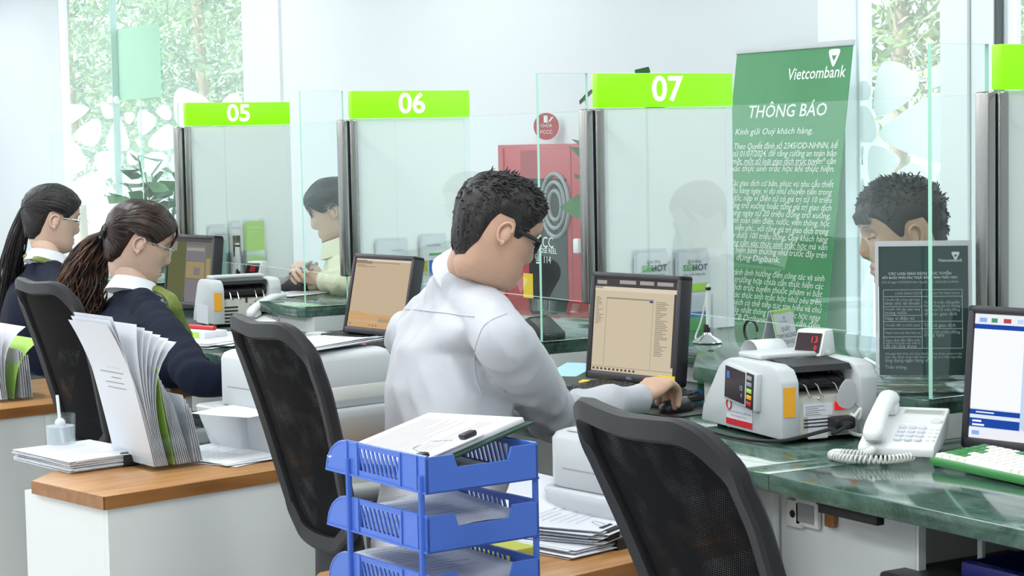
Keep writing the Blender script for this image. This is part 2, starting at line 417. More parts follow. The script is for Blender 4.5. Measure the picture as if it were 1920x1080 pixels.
def spline(pts, n=6):
    """Catmull-Rom through the points"""
    P = [V(p) for p in pts]; P = [P[0] * 2 - P[1]] + P + [P[-1] * 2 - P[-2]]; out = []
    for i in range(1, len(P) - 2):
        for k in range(n):
            t = k / n; a, b, c, d = P[i - 1], P[i], P[i + 1], P[i + 2]
            out.append(0.5 * ((2 * b) + (c - a) * t + (2 * a - 5 * b + 4 * c - d) * t * t + (3 * b - a - 3 * c + d) * t ** 3))
    out.append(P[-2]); return out
# ------------------------------------------------------------------ layout numbers (metres)
K_ = 1.6 / 1.4
YC = 2.7367 * K_                       # line of the glass screens
XS = {k: -4.1521 * K_ + 1.6 * (k - 7) for k in range(3, 11)}
ZT, ZF, ZL, ZB, ZS = CZ + .0738 * K_, CZ + .1675 * K_, CZ - .506 * K_, CZ - .4168 * K_, CZ + .0805 * K_
Y0, Y1, S0, S1 = YC - .1606 * K_, YC - .0136 * K_, YC + .0117 * K_, YC + .44 * K_
ZD = 0.768                             # teller desk top
YD = 2.41                              # its front edge
YP, YR = 2.925, 3.135                  # ledge front where it juts out / where it is set back
YW = 5.15                              # wall behind the customers
ZRT = 0.738                            # side table top

# ------------------------------------------------------------------ room shell
def shell():
    struct(MB().box((-19, -3.2, -0.1), (4, YW + .25, 0)).build('floor', 'floor'))
    struct(MB().box((-19, -3.2, 3.0), (4, YW + .25, 3.1)).build('ceiling', 'ceil'))
    xa, xb = ony(107, 0, YW).x, ony(455, 100, YW).x
    xc, xd, xe = ony(1607, 300, YW).x, ony(1782, 300, YW).x, ony(1884, 100, YW).x
    ops = [(xa, xb), (xc, xd), (xe, xe + 1.3)]
    mb = MB(); x = -19
    for a, b in ops:
        mb.box((x, YW, 0), (a, YW + .08, 3.0)); mb.box((a, YW, 2.75), (b, YW + .08, 3.0)); mb.box((a, YW, 0), (b, YW + .08, 0.12)); x = b
    mb.box((x, YW, 0), (4, YW + .08, 3.0))
    struct(mb.build('wall_back', 'wall'))
    struct(MB().box((-19.2, -3.2, 0), (-19, YW + .25, 3.0)).build('wall_left', 'wall'))
    struct(MB().box((4, -3.2, 0), (4.2, YW + .25, 3.0)).build('wall_right', 'wall'))
    struct(MB().box((-19, -3.4, 0), (4, -3.2, 3.0)).build('wall_front', 'wall'))
    # pilaster beside the right window, with its dark joint
    xp = ony(1557, 300, YW).x
    p = struct(MB().box((xp, YW - .06, 0), (xc, YW, 3.0)).build('trim_1', 'trim'))
    struct(MB().box((xp - .012, YW - .03, 0), (xp, YW - .001, 3.0)).build('trim_2', 'grayline'))
    struct(MB().box((xd, YW - .05, 0), (ony(1832, 100, YW).x, YW, 3.0)).build('trim_3', 'trim'))
    struct(MB().box((ony(1834, 100, YW).x, YW - .035, 0), (ony(1876, 100, YW).x, YW, 3.0)).build('trim_4', 'trim'))
    struct(MB().box((ony(1876, 100, YW).x + .002, YW - .03, 0), (ony(1878, 100, YW).x + .01, YW + .0, 3.0)).build('trim_5', 'grayline'))
    struct(MB().box((ony(527, 100, YW).x, YW - .02, 0), (ony(527, 100, YW).x + .012, YW, 3.0)).build('trim_6', 'trim'))
    pol = {1: [[(119, 193), (172, 199), (158, 216), (122, 240)], [(186, 190), (196, 190), (222, 210), (214, 222), (195, 224)], [(229, 212), (248, 209), (254, 220), (240, 238)],
               [(257, 206), (275, 206), (299, 228), (270, 256), (258, 250)], [(286, 209), (312, 193), (323, 214), (316, 230)], [(324, 185), (333, 163), (350, 166), (402, 190), (372, 236), (330, 242)],
               [(412, 192), (438, 170), (455, 186), (455, 218), (420, 216)], [(127, 255), (182, 216), (191, 235), (187, 268), (168, 279)], [(214, 222), (228, 222), (245, 275), (235, 285), (191, 282)],
               [(268, 272), (312, 228), (326, 240), (334, 276), (305, 285)], [(249, 258), (267, 262), (266, 284)], [(126, 270), (145, 266), (160, 300), (158, 320), (128, 332)],
               [(174, 283), (227, 283), (234, 300), (215, 332), (180, 322)], [(238, 283), (250, 280), (264, 307), (238, 312)], [(267, 285), (317, 285), (312, 322), (275, 337)],
               [(319, 290), (336, 283), (347, 342), (322, 332)], [(128, 342), (180, 318), (202, 340), (190, 382), (135, 387)], [(222, 318), (262, 315), (268, 347), (236, 362)],
               [(284, 340), (312, 328), (322, 380), (290, 392)]],
           2: [[(1560 + x / 2.16, y / 2.16) for x, y in q] for q in [
               [(188, 258), (240, 240), (335, 290), (358, 340), (300, 424), (188, 480), (163, 440)], [(365, 362), (440, 240), (482, 258), (482, 332), (400, 362)], [(108, 325), (157, 330), (160, 400), (108, 412)],
               [(188, 520), (425, 365), (465, 390), (478, 440), (474, 640), (442, 666), (260, 604), (192, 560)], [(102, 440), (142, 420), (182, 500), (180, 562), (150, 580), (102, 572)],
               [(143, 602), (180, 582), (268, 630), (276, 660), (210, 735), (148, 750)], [(205, 752), (320, 645), (388, 690), (388, 800), (240, 820)], [(104, 602), (136, 585), (110, 692)],
               [(418, 702), (472, 668), (474, 790), (430, 780)], [(102, 742), (122, 713), (140, 770), (110, 802)], [(102, 840), (150, 800), (180, 900), (110, 930)], [(390, 840), (460, 820), (470, 960), (400, 950)]]],
           3: [[(1886, 190), (1905, 180), (1925, 260), (1890, 300)], [(1886, 320), (1920, 280), (1940, 380), (1892, 420)]]}
    for i, (a, b) in enumerate(ops, 1):
        mb = MB(); t = .012
        mb.box((a, YW + .005, .12), (a + t, YW + .05, 2.75)); mb.box((b - t, YW + .005, .12), (b, YW + .05, 2.75)); mb.box((a, YW + .005, .12), (b, YW + .05, .15)); mb.box((a, YW + .005, 2.72), (b, YW + .05, 2.75))
        w = struct(mb.build('window_%d' % i, 'trim'))
        MB().box((a, YW + .020, .13), (b, YW + .026, 2.74)).build('pane', 'haze', w)
        for q in pol[i]:
            c = [ony(x, y, YW + .015) for x, y in q]
            pts = [(min(max(p.x, a + .012), b - .012), p.y) for p in chaikin([(p.x, p.z) for p in c], 3)]
            MB().prism(pts, YW + .014, YW + .0185, 'y').build('pebble_decal', 'film', w)
        if i == 1:
            m0 = ony(206, 100, YW - .04)
            MB().box((m0.x - .10, YW - .045, .12), (m0.x + .05, YW - .035, 2.75), 0).box((m0.x + .05, YW - .05, .12), (m0.x + .062, YW - .0, 2.75), 1).build('glass_fin', ['glass', 'gtop'], w)
    # reflection in the far window drawn as a pale green sheet; round device below
    g0, g1 = ony(217, 56, YW + .005), ony(302, 182, YW + .005)
    o = MB().box((g0.x, YW + .002, g1.z), (g1.x, YW + .010, g0.z)).build('window_notice', 'reflect_green')
    tag(o, 'pale green translucent sheet standing in for a reflection in the far left window', 'notice')
    q = ony(229, 188, YW + .05)
    mb = MB(); mb.rbox((q.x - .10, YW - .05, q.z - .035), (q.x + .10, YW + .01, q.z + .035), .03, 3)
    tag(mb.build('wall_sensor', 'white_pl'), 'small white rounded sensor box below the pale green window reflection', 'sensor')
shell()

# ------------------------------------------------------------------ outside
def leaves(n, c, r, size, seed, droop=0.6):
    rnd = random.Random(seed); vs = []; fs = []
    cl = [(c[0] + rnd.gauss(0, r[0] * .5), c[1] + rnd.gauss(0, r[1] * .5), c[2] + rnd.uniform(-r[2], r[2])) for _ in range(max(12, n // 45))]
    for _ in range(n):
        q = rnd.choice(cl); p = V((q[0] + rnd.gauss(0, .28), q[1] + rnd.gauss(0, .28), q[2] + rnd.gauss(0, .2)))
        d = V((rnd.gauss(0, 1), rnd.gauss(0, 1), rnd.gauss(-droop, .5))).normalized(); w = d.cross(V((rnd.gauss(0, 1), rnd.gauss(0, 1), rnd.gauss(0, 1)))).normalized()
        l = size * rnd.uniform(.6, 1.3); b = len(vs)
        vs += [p, p + d * l * .5 + w * l * .13, p + d * l, p + d * l * .5 - w * l * .13]; fs.append((b, b + 1, b + 2, b + 3))
    return vs, fs
def tree(base, h, r, n, leafmat, label, seed, lean=(0, 0), trunk=.07, lo=0.25):
    t = thing('tree', label, 'tree', base, group=None)
    rnd = random.Random(seed)
    pts = [(lean[0] * i / 6 + rnd.gauss(0, .03), lean[1] * i / 6, h * i / 6) for i in range(7)]
    MB().tube(pts, [trunk * (1 - .09 * i) for i in range(7)], 9).build('trunk', 'bark', t)
    vs, fs = leaves(int(n * 1.9), (lean[0] * .5, .35, h * (1 + lo) / 2), (r, r * .6, h * (1 - lo) / 2), .13, seed)
    o = MB().add(vs, fs).build('foliage', leafmat, t); o['kind'] = 'stuff'
def outside():
    struct(MB().box((-40, YW + .25, -.12), (8, 24, -.02)).build('ground', 'ground'))
    def at(px, Y): p = ony(px, 300, Y); return (p.x, p.y, -.02)
    tree(at(150, 6.9), 5.2, 1.7, 5200, 'treeleaf', 'slender pale-barked tree outside the far left end of the window', 1, lean=(-.5, 0))
    tree(at(400, 7.1), 5.2, 1.6, 5200, 'treeleaf', 'slender pale-barked tree outside behind the 05 counter sign', 2, lean=(-.55, 0))
    tree(at(280, 9.2), 6, 2.2, 6500, 'treeleaf', 'dense leafy tree outside between the two slender trunks', 3)
    tree(at(60, 9.0), 6, 2.2, 4500, 'treeleaf2', 'light leafy tree beyond the left edge of the far window', 4)
    tree(at(480, 9.4), 6, 2.2, 4500, 'treeleaf', 'dark leafy tree outside at the right edge of the far window', 5)
    tree(at(1690, 8.4), 4.2, 1.3, 3800, 'treeleaf2', 'yellow-green leafy tree outside the narrow window above the seated customer', 6, lo=.42)
    tree(at(1930, 8.2), 4.2, 1.3, 3000, 'treeleaf2', 'yellow-green leafy tree outside the window behind the rightmost sign', 8, lo=.42)
    struct(MB().box((-40, 14, -.02), (8, 14.2, 3.6)).build('wall_garden', mat('garden_wall', (0.42, 0.47, 0.58), .9, var=.2, vscale=1)))
outside()

# ------------------------------------------------------------------ the long counter
def counter():
    c = thing('bank_counter', 'long green marble teller counter with a raised customer ledge and white base', 'counter', (0, 0, 0))
    xl, xr = XS[4] - .2, XS[8] + 2.6
    xs = [xl] + [XS[k] + .02 for k in range(5, 10)] + [xr]
    j0 = onz(1436, 890, ZD).x
    for a, b in zip(xs[:-1], xs[1:]):
        cuts = [a] + ([j0] if a < j0 < b else []) + [b]
        for p, q in zip(cuts[:-1], cuts[1:]):
            MB().rbox((p + .0008, YD, ZD - .036), (q - .0008, YR + .10, ZD), .004, 2).build('desk_slab', 'marble', c)
    # ledge: sawtooth outline, one slab for each bay
    for k in range(4, 9):
        a = XS[k]; b = XS[k + 1] if k < 8 else xr
        e1, e2 = a + .49, a + .75
        if k == 4: pts = [(a - .2, YP), (b - .03, YP), (b - .005, YP + .02)]
        else: pts = [(a - .005, YR - .005), (e1, YR), (e2, YP + .005), (b - .03, YP), (b - .005, YP + .02)]
        pts = pts + [(b - .005, YC + .62), ((a - .2 if k == 4 else a - .005), YC + .62)]
        MB().prism(pts, ZL - .038, ZL, bev=.004).build('ledge_slab', 'marble', c)
        # riser under the ledge, set back
        r = [(p[0], p[1] + .035) if p[1] < YC + .1 else p for p in pts]
        r = r[:-2] + [(r[-2][0], YC + .30), (r[-1][0], YC + .30)]
        MB().prism(r, ZD + .001, ZL - .038).build('riser', 'lam', c)
    # white base below the desk
    xb = onz(1425, 965, ZD - .1).x
    MB().box((xl, YD + .42, 0), (xr, YC + .28, ZD - .036)).build('base', 'lam', c)
    # hanging front panels between the knee holes
    a0, a1 = ony(1465, 930, YD + .10).x, ony(1717, 1020, YD + .10).x
    MB().box((a0, YD + .10, .02), (a1, YD + .118, ZD - .037)).build('front_panel', 'lam', c)
    MB().box((a1 + .001, YD + .10, .02), (a1 + .008, YD + .118, ZD - .037)).build('panel_edge', 'white', c)
    MB().box((a0 - .07, YD + .085, .02), (a0 - .008, YD + .10, ZD - .037)).build('panel_edge', 'white', c)
    MB().box((a1 + .10, YD + .16, .02), (a1 + .112, YD + .168, ZD - .037)).build('panel_edge', 'lam', c)
    MB().box((ony(1540, 950, YD + .02).x, YD + .012, ZD - .056), (ony(1650, 960, YD + .02).x, YD + .03, ZD - .036)).build('support_rail', 'char', c)
counter()

# ------------------------------------------------------------------ glass screens
NUM = {5: '05', 6: '06', 7: '07', 8: '08'}
def screens():
    for k in range(5, 9):
        x = XS[k]
        lab = {5: 'glass divider with lit green sign 05 at the far end of the counter', 6: 'glass divider with lit green sign 06 beside the cream-jacketed customer',
               7: 'glass divider with lit green sign 07 and frosted panel in front of the banner', 8: 'glass divider with green lit sign cut off by the right edge'}[k]
        t = thing('counter_divider', lab, 'divider', (x, YC, ZL), group='glass dividers with numbered signs')
        y0, y1, s0, s1 = Y0 - YC, Y1 - YC, S0 - YC, S1 - YC
        zf, zs, zt, zb = ZF - ZL, ZS - ZL, ZT - ZL, ZB - ZL
        h = .006
        mb = MB(); mb.box((-h, y0, .001), (h, y1, zf), 0)
        mb.m[0] = mb.m[1] = 2; mb.m[2] = 1; mb.m[4] = 1                # polished green edges
        mb.build('glass_pane', ['glass', 'gedge', 'gtop'], t)
        mb = MB(); mb.box((-h, s0 + .004, .001), (h, s1, zs - .002)); mb.m[0] = mb.m[1] = 1; mb.m[2] = mb.m[4] = 1
        mb.build('frosted_panel', ['frost', 'gtop'], t)
        MB().box((-h - .002, s1 - .022, .001), (h + .002, s1 + .002, zs - .002)).build('panel_trim', 'trim', t)
        s = MB().rbox((-.016, s0, zs), (.016, s1, zf), .003).build('sign_board', 'sign', t)
        T = frame((.0165, (s0 + s1) / 2, (zs + zf) / 2), (0, 1, 0), (0, 0, 1))
        MB().text(NUM[k], .102, T @ Matrix.Diagonal((1.10, 1, 1, 1)), bold=.018, depth=.0012).build('sign_number', 'signnum', s)
        # steel channel: two bright posts and a dark slot, from glass bottom to glass top
        for i, (a, b, m) in enumerate([(-.034, -.006, 'steel'), (.002, .034, 'steel')]):
            MB().rbox((-.020, a, zb), (.020, b, zt + .004), .006, 3).build('post', m, t)
        MB().box((-.010, -.008, zb + .002), (.010, .004, zt)).build('slot_gasket', 'black', t)
        for yy in (y0 + .03, y1 - .03):
            MB().rbox((-.012, yy - .018, .0), (.012, yy + .018, .022), .003).build('glass_clip', 'acryl', t)
    for k in range(4, 9):
        a = XS[k] + (.022 if k > 4 else -.2); b = XS[k + 1] - .022 if k < 8 else XS[8] + 2.5
        lab = {4: 'clear glass screen left of the 05 divider in front of the far window', 5: 'clear glass screen between the 05 and 06 dividers', 6: 'clear glass screen between the 06 and 07 dividers before the red cabinet',
               7: 'clear glass screen between the 07 divider and the rightmost divider', 8: 'clear glass screen right of the rightmost divider'}[k]
        mb = MB(); mb.box((a, YC - .006, ZB), (b, YC + .006, ZT - .002))
        mb.m[0] = mb.m[1] = 1
        tag(mb.build('glass_screen', ['glass', 'gtop'],), lab, 'glass screen', 'glass screens along the counter')
screens()

# ------------------------------------------------------------------ fire cabinet, round sign
def fire():
    p0 = ony(929, 272, YW - .2)
    w, z1, z0 = 1.0, p0.z, .42
    t = thing('fire_cabinet', 'red fire hose cabinet with dark window and white lettering on the back wall', 'cabinet', (p0.x, YW - .2, z0))
    h = z1 - z0
    X = lambda px, py: ony(px, py, YW - .21).x - p0.x
    Z = lambda px, py: ony(px, py, YW - .21).z - z0
    MB().rbox((0, .012, 0), (w, .2, h), .004).build('body', 'red', t)
    d = MB().rbox((.045, -.006, .03), (w - .03, .012, h - .02), .004).build('door', 'red', t)
    xa, xb = X(990, 400), X(1062, 400)
    MB().box((xa, -.009, .05), (xb, -.0062, Z(1030, 335))).build('window_pane', 'dglass', d)
    cx, cz = X(1042, 385), Z(1042, 385)
    for i, rr in enumerate((.15, .11, .07)):
        mb = MB(); mb.tube([(cx + rr * .8 * math.cos(a), -.0135 - .002 * (i % 2), cz + rr * math.sin(a)) for a in [k * math.pi / 12 for k in range(25)]], .010, 7); mb.build('hose_coil', 'mgrey', d)
    T = lambda px, py: frame((X(px, py), -.0105, Z(px, py)), (1, 0, 0), (0, 0, 1))
    for nm, s_, sz, py in (('PCCC', 'PCCC', .075, 455), ('x', 'FIRE HOSE REEL', .036, 470), ('y', '☎ 114', .048, 487)):
        mb = MB(); mb.text(s_, sz, T(1018, py)); mb.build('lettering', 'txt', d)
    MB().box((X(982, 550), -.0115, Z(985, 592)), (X(1000, 550), -.0095, Z(985, 512))).build('yellow_label', 'yellow', d)
    MB().box((X(975, 300), -.008, Z(980, 340)), (X(1008, 300), -.0061, Z(980, 282))).build('dark_emblem', 'dred', d)
    MB().rbox((X(1080, 450), -.03, Z(1085, 475)), (X(1090, 450), -.006, Z(1085, 447)), .008).build('handle', 'white_pl', d)
    for px in (942, 1068): MB().box((X(px, 300), -.008, .03), (X(px, 300) + .006, -.004, h - .02)).build('door_groove', 'dred', d)
    q = ony(1025, 237, YW - .07)
    t = thing('round_sign', 'round red fire extinguisher sign with white pictograms on the back wall', 'sign', (q.x, q.y, q.z), R_(38)); t.scale = (.62, .62, .62)
    mb = MB(); mb.prism([(.112 * math.cos(i * math.pi / 20), .112 * math.sin(i * math.pi / 20)) for i in range(40)], -.008, -.001, 'y'); mb.build('disc', 'white_pl', t)
    mb = MB(); mb.prism([(.106 * math.cos(i * math.pi / 20), .106 * math.sin(i * math.pi / 20)) for i in range(40)], -.0095, -.008, 'y'); mb.build('red_face', 'red', t)
    mb = MB(); mb.prism([(-.02, .03), (.012, .03), (.012, .085), (-.02, .085)], -.011, -.0096, 'y'); mb.build('pictogram', 'txt', t); mb = MB(); mb.prism([(.02, .04), (.03, .035), (.06, .07), (.05, .078)], -.011, -.0096, 'y')
    mb.build('pictogram', 'txt', t); mb = MB(); T = frame((0, -.011, .005), (1, 0, 0), (0, 0, 1)); mb.text('CHỮA', .035, T); mb.build('wording', 'txt', t); mb = MB(); T = frame((0, -.011, -.045), (1, 0, 0), (0, 0, 1)); mb.text('PCCC', .04, T); mb.build('wording', 'txt', t)
    mb = MB(); mb.rbox((-.02, .0, -.02), (.02, .13, .02), .004); mb.build('bracket', 'lgrey_pl', t)
fire()

# ------------------------------------------------------------------ notice banner
def vlogo(mb, T, s, mi=None):
    """white rounded V emblem with a cut-out heart tip"""
    old = mb.T; mb.T = mb.T @ T
    o = [(-.5, .42), (-.36, .5), (.36, .5), (.5, .42), (.46, .2), (.12, -.42), (0, -.52), (-.12, -.42), (-.46, .2)]
    i = [(-.16, .18), (.0, .10), (.17, .18), (.19, .10), (.02, -.16), (-.01, -.16), (-.18, .10)]
    def ring(p, n): 
        q = chaikin(p, 2); return [(v.x * s, v.y * s) for v in q]
    a = ring(o, 36); b = ring([(x * 1.0, y) for x, y in i], 36)
    # triangle fans between the two outlines
    import mathutils.geometry as g
    pa = [V((x, y, 0)) for x, y in a]; pb = [V((x, y, 0)) for x, y in b]
    tri = g.tessellate_polygon([pa, pb]); vs = pa + pb
    mb.add([(v.x, v.y, 0) for v in vs], [tuple(t) for t in tri], mi, False); mb.T = old
BAN = [(.0, 'Kính gửi Quý khách hàng,', 0), (None, '', 0), (0, 'Theo Quyết định số 2345/QĐ-NHNN, kể', 0), (0, 'từ 01/07/2024, để tăng cường an toàn bảo', 0), (0, 'mật, một số loại giao dịch trực tuyến* cần', 1), (0, 'xác thực sinh trắc học khi thực hiện.', 2), (None, '', 0),
       (0, 'Các giao dịch cơ bản, phục vụ nhu cầu thiết', 0), (0, 'yếu hàng ngày, ví dụ như chuyển tiền trong', 0), (0, 'nước, nạp ví điện tử có giá trị từ 10 triệu', 0), (0, 'đồng trở xuống hoặc tổng giá trị giao dịch', 0), (0, 'trong ngày từ 20 triệu đồng trở xuống,', 0),
       (0, 'thanh toán tiền điện, nước, viễn thông, học', 0), (0, 'phí, viện phí... với tổng giá trị giao dịch trong', 0), (0, 'ngày dưới 100 triệu đồng, Quý khách hàng', 0), (0, 'không cần xác thực sinh trắc học mà vẫn', 1), (0, 'thực hiện bình thường như trước đây trên', 0), (0, 'ứng dụng Digibank.', 2), (None, '', 0),
       (0, 'Để tránh ảnh hưởng đến công tác và sinh', 0), (0, 'hoạt, trường hợp chưa cần thực hiện các', 0), (0, 'giao dịch trực tuyến thuộc phạm vi bắt', 0), (0, 'buộc xác thực sinh trắc học như nêu trên,', 0), (0, 'Quý khách có thể tiếp tục tìm hiểu và chủ', 0), (0, 'động cập nhật thông tin sinh trắc học ngay', 0), (0, 'trên VCB Digibank mà không cần đến', 0), (0, 'quầy giao dịch của Vietcombank trực tiếp', 0)]
def banner():
    tl, tr = ony(1383, 97, YW - .12), ony(1600, 81, YW - .12)
    w = (tr - tl).length
    # leans on the wall: the foot stands nearer to the counter
    foot = onx(1549, 600, tr.x)                                           # a point on the right edge low down
    up = (tr - foot).normalized()
    L = tr.z / up.z - .03
    bl = tl - up * L
    t = thing('roll_up_banner', 'tall green notice banner headed THÔNG BÁO leaning against the back wall', 'banner', bl)
    T = frame((0, 0, 0), (1, 0, 0), up)
    mb = MB(); mb.T = T; mb.box((0, 0, -.002), (w, L, .002)); mb.build('printed_sheet', 'banner', t)
    mb = MB(); mb.T = T; mb.rbox((-.005, L - .012, -.008), (w + .005, L + .012, .008), .004).build('top_rail', 'lgrey_pl', t)
    mb = MB(); mb.T = T; mb.rbox((-.01, -.03, -.05), (w + .01, .04, .05), .015).build('base_cassette', 'lgrey_pl', t)
    F = lambda x, y: T @ Matrix.Translation((x, y, .0032))
    mb = MB(); vlogo(mb, F(w * .86, L - .055), .07); mb.build('emblem', 'txt', t); mb = MB()
    mb.text('Vietcombank', .066, F(w * .72, L - .112) @ Matrix.Diagonal((1.0, 1, 1, 1)), bold=.012, shear=.15); mb.build('logo', 'txt', t)
    mb = MB(); mb.text('THÔNG BÁO', .072, F(w * .50, L - .258) @ Matrix.Diagonal((1.15, 1, 1, 1)), shear=.12, bold=.01); mb.build('headline', 'txt', t)
    mb = MB(); y = L - .338; lh = .0306
    for a, s, e in BAN:
        if a is not None:
            bw = text_w(s, 'LEFT', .004, .2); tw = w * .90
            sc = .0355
            if e == 0 and len(s) > 30: sc_x = tw / bw / sc
            else: sc_x = min(1.35, tw / bw / sc)
            old = mb.T; mb.T = F(w * .055, y) @ Matrix.Diagonal((sc_x, 1, 1, 1)); mb.text(s, sc, Matrix.Identity(4), 'LEFT', bold=.004, shear=.2); mb.T = old
            if e == 1: mb.T = F(0, 0); mb.box((w * .1, y - .0155, -.0005), (w * .80, y - .0135, .0003)); mb.T = Matrix.Identity(4)
        y -= lh if a is not None else lh * .96
    mb.build('body_text', 'txt', t)
banner()
# ------------------------------------------------------------------ side tables
def side_tables():
    spec = [(-4.255, 1.458, 12, 'low wood-topped white side table with a cup and paper stack behind the ponytailed teller', .405),
            (-5.86, 1.50, 12, 'low wood-topped white side table at the left edge holding a leaflet rack'),
            (-2.865, 1.50, 12, 'low wood-topped white side table under the blue letter trays', .37)]
    for x, y, a, lab, *ww in spec:
        t = thing('side_table', lab, 'side table', (x, y, 0), R_(a), 'side tables between the tellers')
        w, d, h = (ww[0] if ww else .62), .92, .65
        c = .10
        pts = [(0, 0), (0, d), (-w, d), (-w, c), (-w + c * .8, -.0), ]
        MB().prism([(p[0], p[1]) for p in pts], h - .032, h, bev=.002).build('table_top', 'wood', t)
        mb = MB(); q = [(0.001, -.002), (0.001, d), (-.004, d), (-.004, -.002)]; mb.prism(q, h - .031, h - .0015)
        mb.prism([(0.001, -.003), (0.001, .001), (-w + c * .8, .001), (-w + c * .8, -.003)], h - .031, h - .0015); mb.build('edge_band', 'woodedge', t)
        MB().box((-.024, .012, 0), (-.006, d - .01, h - .032)).build('side_panel', 'lam', t)
        MB().prism([(-.0245, .012), (-.0245, .03), (-w + .02, .03), (-w + .02, .012)], 0, h - .032).build('end_panel', 'lam', t)
        MB().box((-w + .02, .12, 0), (-w + .04, d - .01, h - .032)).build('side_panel', 'lam', t)
side_tables()
TA = lambda p: p

# ------------------------------------------------------------------ office chairs
def make_chair(label, loc, rz, lean=.27, wid=.012, drop=0.0):
    t = thing('office_chair', label, 'chair', loc, R_(rz), 'black mesh office chairs')
    # back: outline in (x, s), s running up the leaning back
    def pos(x, s, off=0.0):
        bow = .035 * (1 - (2 * x / .46) ** 2)
        y = -.02 - lean * (s - .1) * (.55 + .45 * s / .62) - bow + off + .04 * max(0, .3 - s)
        return V((x, y, .44 - drop + s * .985))
    def half(s): return .132 + wid + .060 * min(1, max(0, (s - .15) / .35)) ** .8
    H = .62; N = 14
    out = []
    for i in range(N + 1): s = .20 + (H - .25) * i / N; out.append((half(s), s))
    out += [(half(H) - .01, H - .03), (half(H) - .035, H - .005), (half(H) - .07, H + .006)]
    for i in range(1, 9): out.append(((half(H) - .07) * (1 - i / 4.5) if i < 9 else 0, H + .006 - .008 * (1 - abs(1 - i / 4.5)) + .001))
    left = [(-x, s) for x, s in out[:N + 4]][::-1]
    path = out + left
    lo = [(-.115, .17), (-.09, .155), (-.03, .15), (.03, .15), (.09, .155), (.115, .17)]
    path = path + lo
    pts = [pos(x, s) for x, s in path]
    pts = [v for i in range(len(pts)) for v in (0.5 * ((2 * pts[i]) + (pts[(i + 1) % len(pts)] - pts[i - 1]) * u + (2 * pts[i - 1] - 5 * pts[i] + 4 * pts[(i + 1) % len(pts)] - pts[(i + 2) % len(pts)]) * u * u + (3 * pts[i] - pts[i - 1] - 3 * pts[(i + 1) % len(pts)] + pts[(i + 2) % len(pts)]) * u ** 3) for u in (0, .34, .67))]
    mb = MB(); n = len(pts); vs = []; fs = []; cs = [(-.021, -.008), (-.015, -.014), (.013, -.012), (.017, 0), (.013, .012), (-.015, .014), (-.021, .008)]
    for i, p in enumerate(pts):
        tg = (pts[(i + 1) % n] - pts[i - 1]).normalized(); nrm = V((0, -1, .15)).normalized(); sd = tg.cross(nrm).normalized(); nr = sd.cross(tg)
        for a, b in cs: vs.append(p - sd * a * 1.0 * (1) + nr * b)
    k = len(cs)
    for i in range(n):
        for j in range(k): fs.append((i * k + j, i * k + (j + 1) % k, ((i + 1) % n) * k + (j + 1) % k, ((i + 1) % n) * k + j))
    mb.add(vs, fs, 0, True); mb.build('back_frame', 'char', t)
    # net
    mb = MB(); vs = []; fs = []; nx, nz = 16, 20
    for j in range(nz + 1):
        s = .155 + (H * .985 - .155) * j / nz; w = half(min(s, H - .05)) - .006 - (.05 * max(0, (s - (H - .06)) / .06) ** 2)
        for i in range(nx + 1): vs.append(pos(-w + 2 * w * i / nx, s, .004))
    for j in range(nz):
        for i in range(nx): a = j * (nx + 1) + i; fs.append((a, a + 1, a + nx + 2, a + nx + 1))
    mb.add(vs, fs, 0, True); mb.build('back_net', 'net', t)
    # lumbar pad and spine
    mb = MB(); mb.rings([[V((w * math.cos(a), -.015 + d * math.sin(a), z)) for a in [2 * math.pi * q / 16 for q in range(16)]] for z, w, d in ((.40, .125, .02), (.46, .13, .028), (.58, .125, .026), (.66, .10, .02))])
    mb.build('lumbar_shell', 'char', t)
    mb = MB(); mb.tube([(0, -.05, .50), (0, -.055, .40), (0, .0, .345), (0, .16, .335)], [.03, .032, .03, .028], 8, flat=.5); mb.build('spine', 'black', t)
    mb = MB()
    sr = []
    for z, g in ((.385, -.03), (.40, .0), (.43, .005), (.455, -.01), (.462, -.05)):
        sr.append([V(((.235 + g) * abs(math.cos(a)) ** .55 * (1 if math.cos(a) >= 0 else -1), .22 + (.23 + g) * abs(math.sin(a)) ** .55 * (1 if math.sin(a) >= 0 else -1), z)) for a in [2 * math.pi * q / 28 for q in range(28)]])
    mb.rings(sr); mb.build('seat', 'seatcloth', t)
    for sx in (-1, 1):
        mb = MB(); mb.tube([(sx * .20, .2, .375), (sx * .265, .2, .40), (sx * .275, .19, .50), (sx * .275, .19, .615)], [.018, .018, .018, .018], 8, flat=1.5); a = mb.build('arm_post', 'black', t)
        mb = MB(); mb.rbox((sx * .275 - .042, .06, .612), (sx * .275 + .042, .31, .645), .014, 3); mb.build('arm_pad', 'mgrey', t)
    mb = MB(); mb.lathe([(.02, .10), (.026, .11), (.026, .26), (.018, .27), (.018, .38)], (0, .2, 0), 14); mb.build('gas_column', 'black', t)
    for i in range(5):
        a = 2 * math.pi * i / 5 + .3; e = V((math.cos(a) * .29, .2 + math.sin(a) * .29, .075))
        mb = MB(); mb.tube([(math.cos(a) * .02, .2 + math.sin(a) * .02, .105), tuple(e)], [.026, .017], 8); l = mb.build('star_leg', 'black', t)
        mb = MB(); T = Matrix.Translation((e.x, e.y, .028)) @ Matrix.Rotation(a, 4, 'Z') @ Matrix.Rotation(math.pi / 2, 4, 'X'); mb.T = T; mb.lathe([(.012, -.022), (.027, -.02), (.027, .02), (.012, .022)], n=12); mb.build('caster', 'black', l)
    return t
make_chair('black mesh office chair behind the white-shirted teller', (-3.79, 1.84, 0), -3)
make_chair('black mesh office chair at the left, behind the brown-haired teller', (-5.40, 1.86, 0), 3)
make_chair('empty black mesh office chair nearest the phone and bill counter', (-2.295, 1.83, 0), -5, .38, .016, .026)

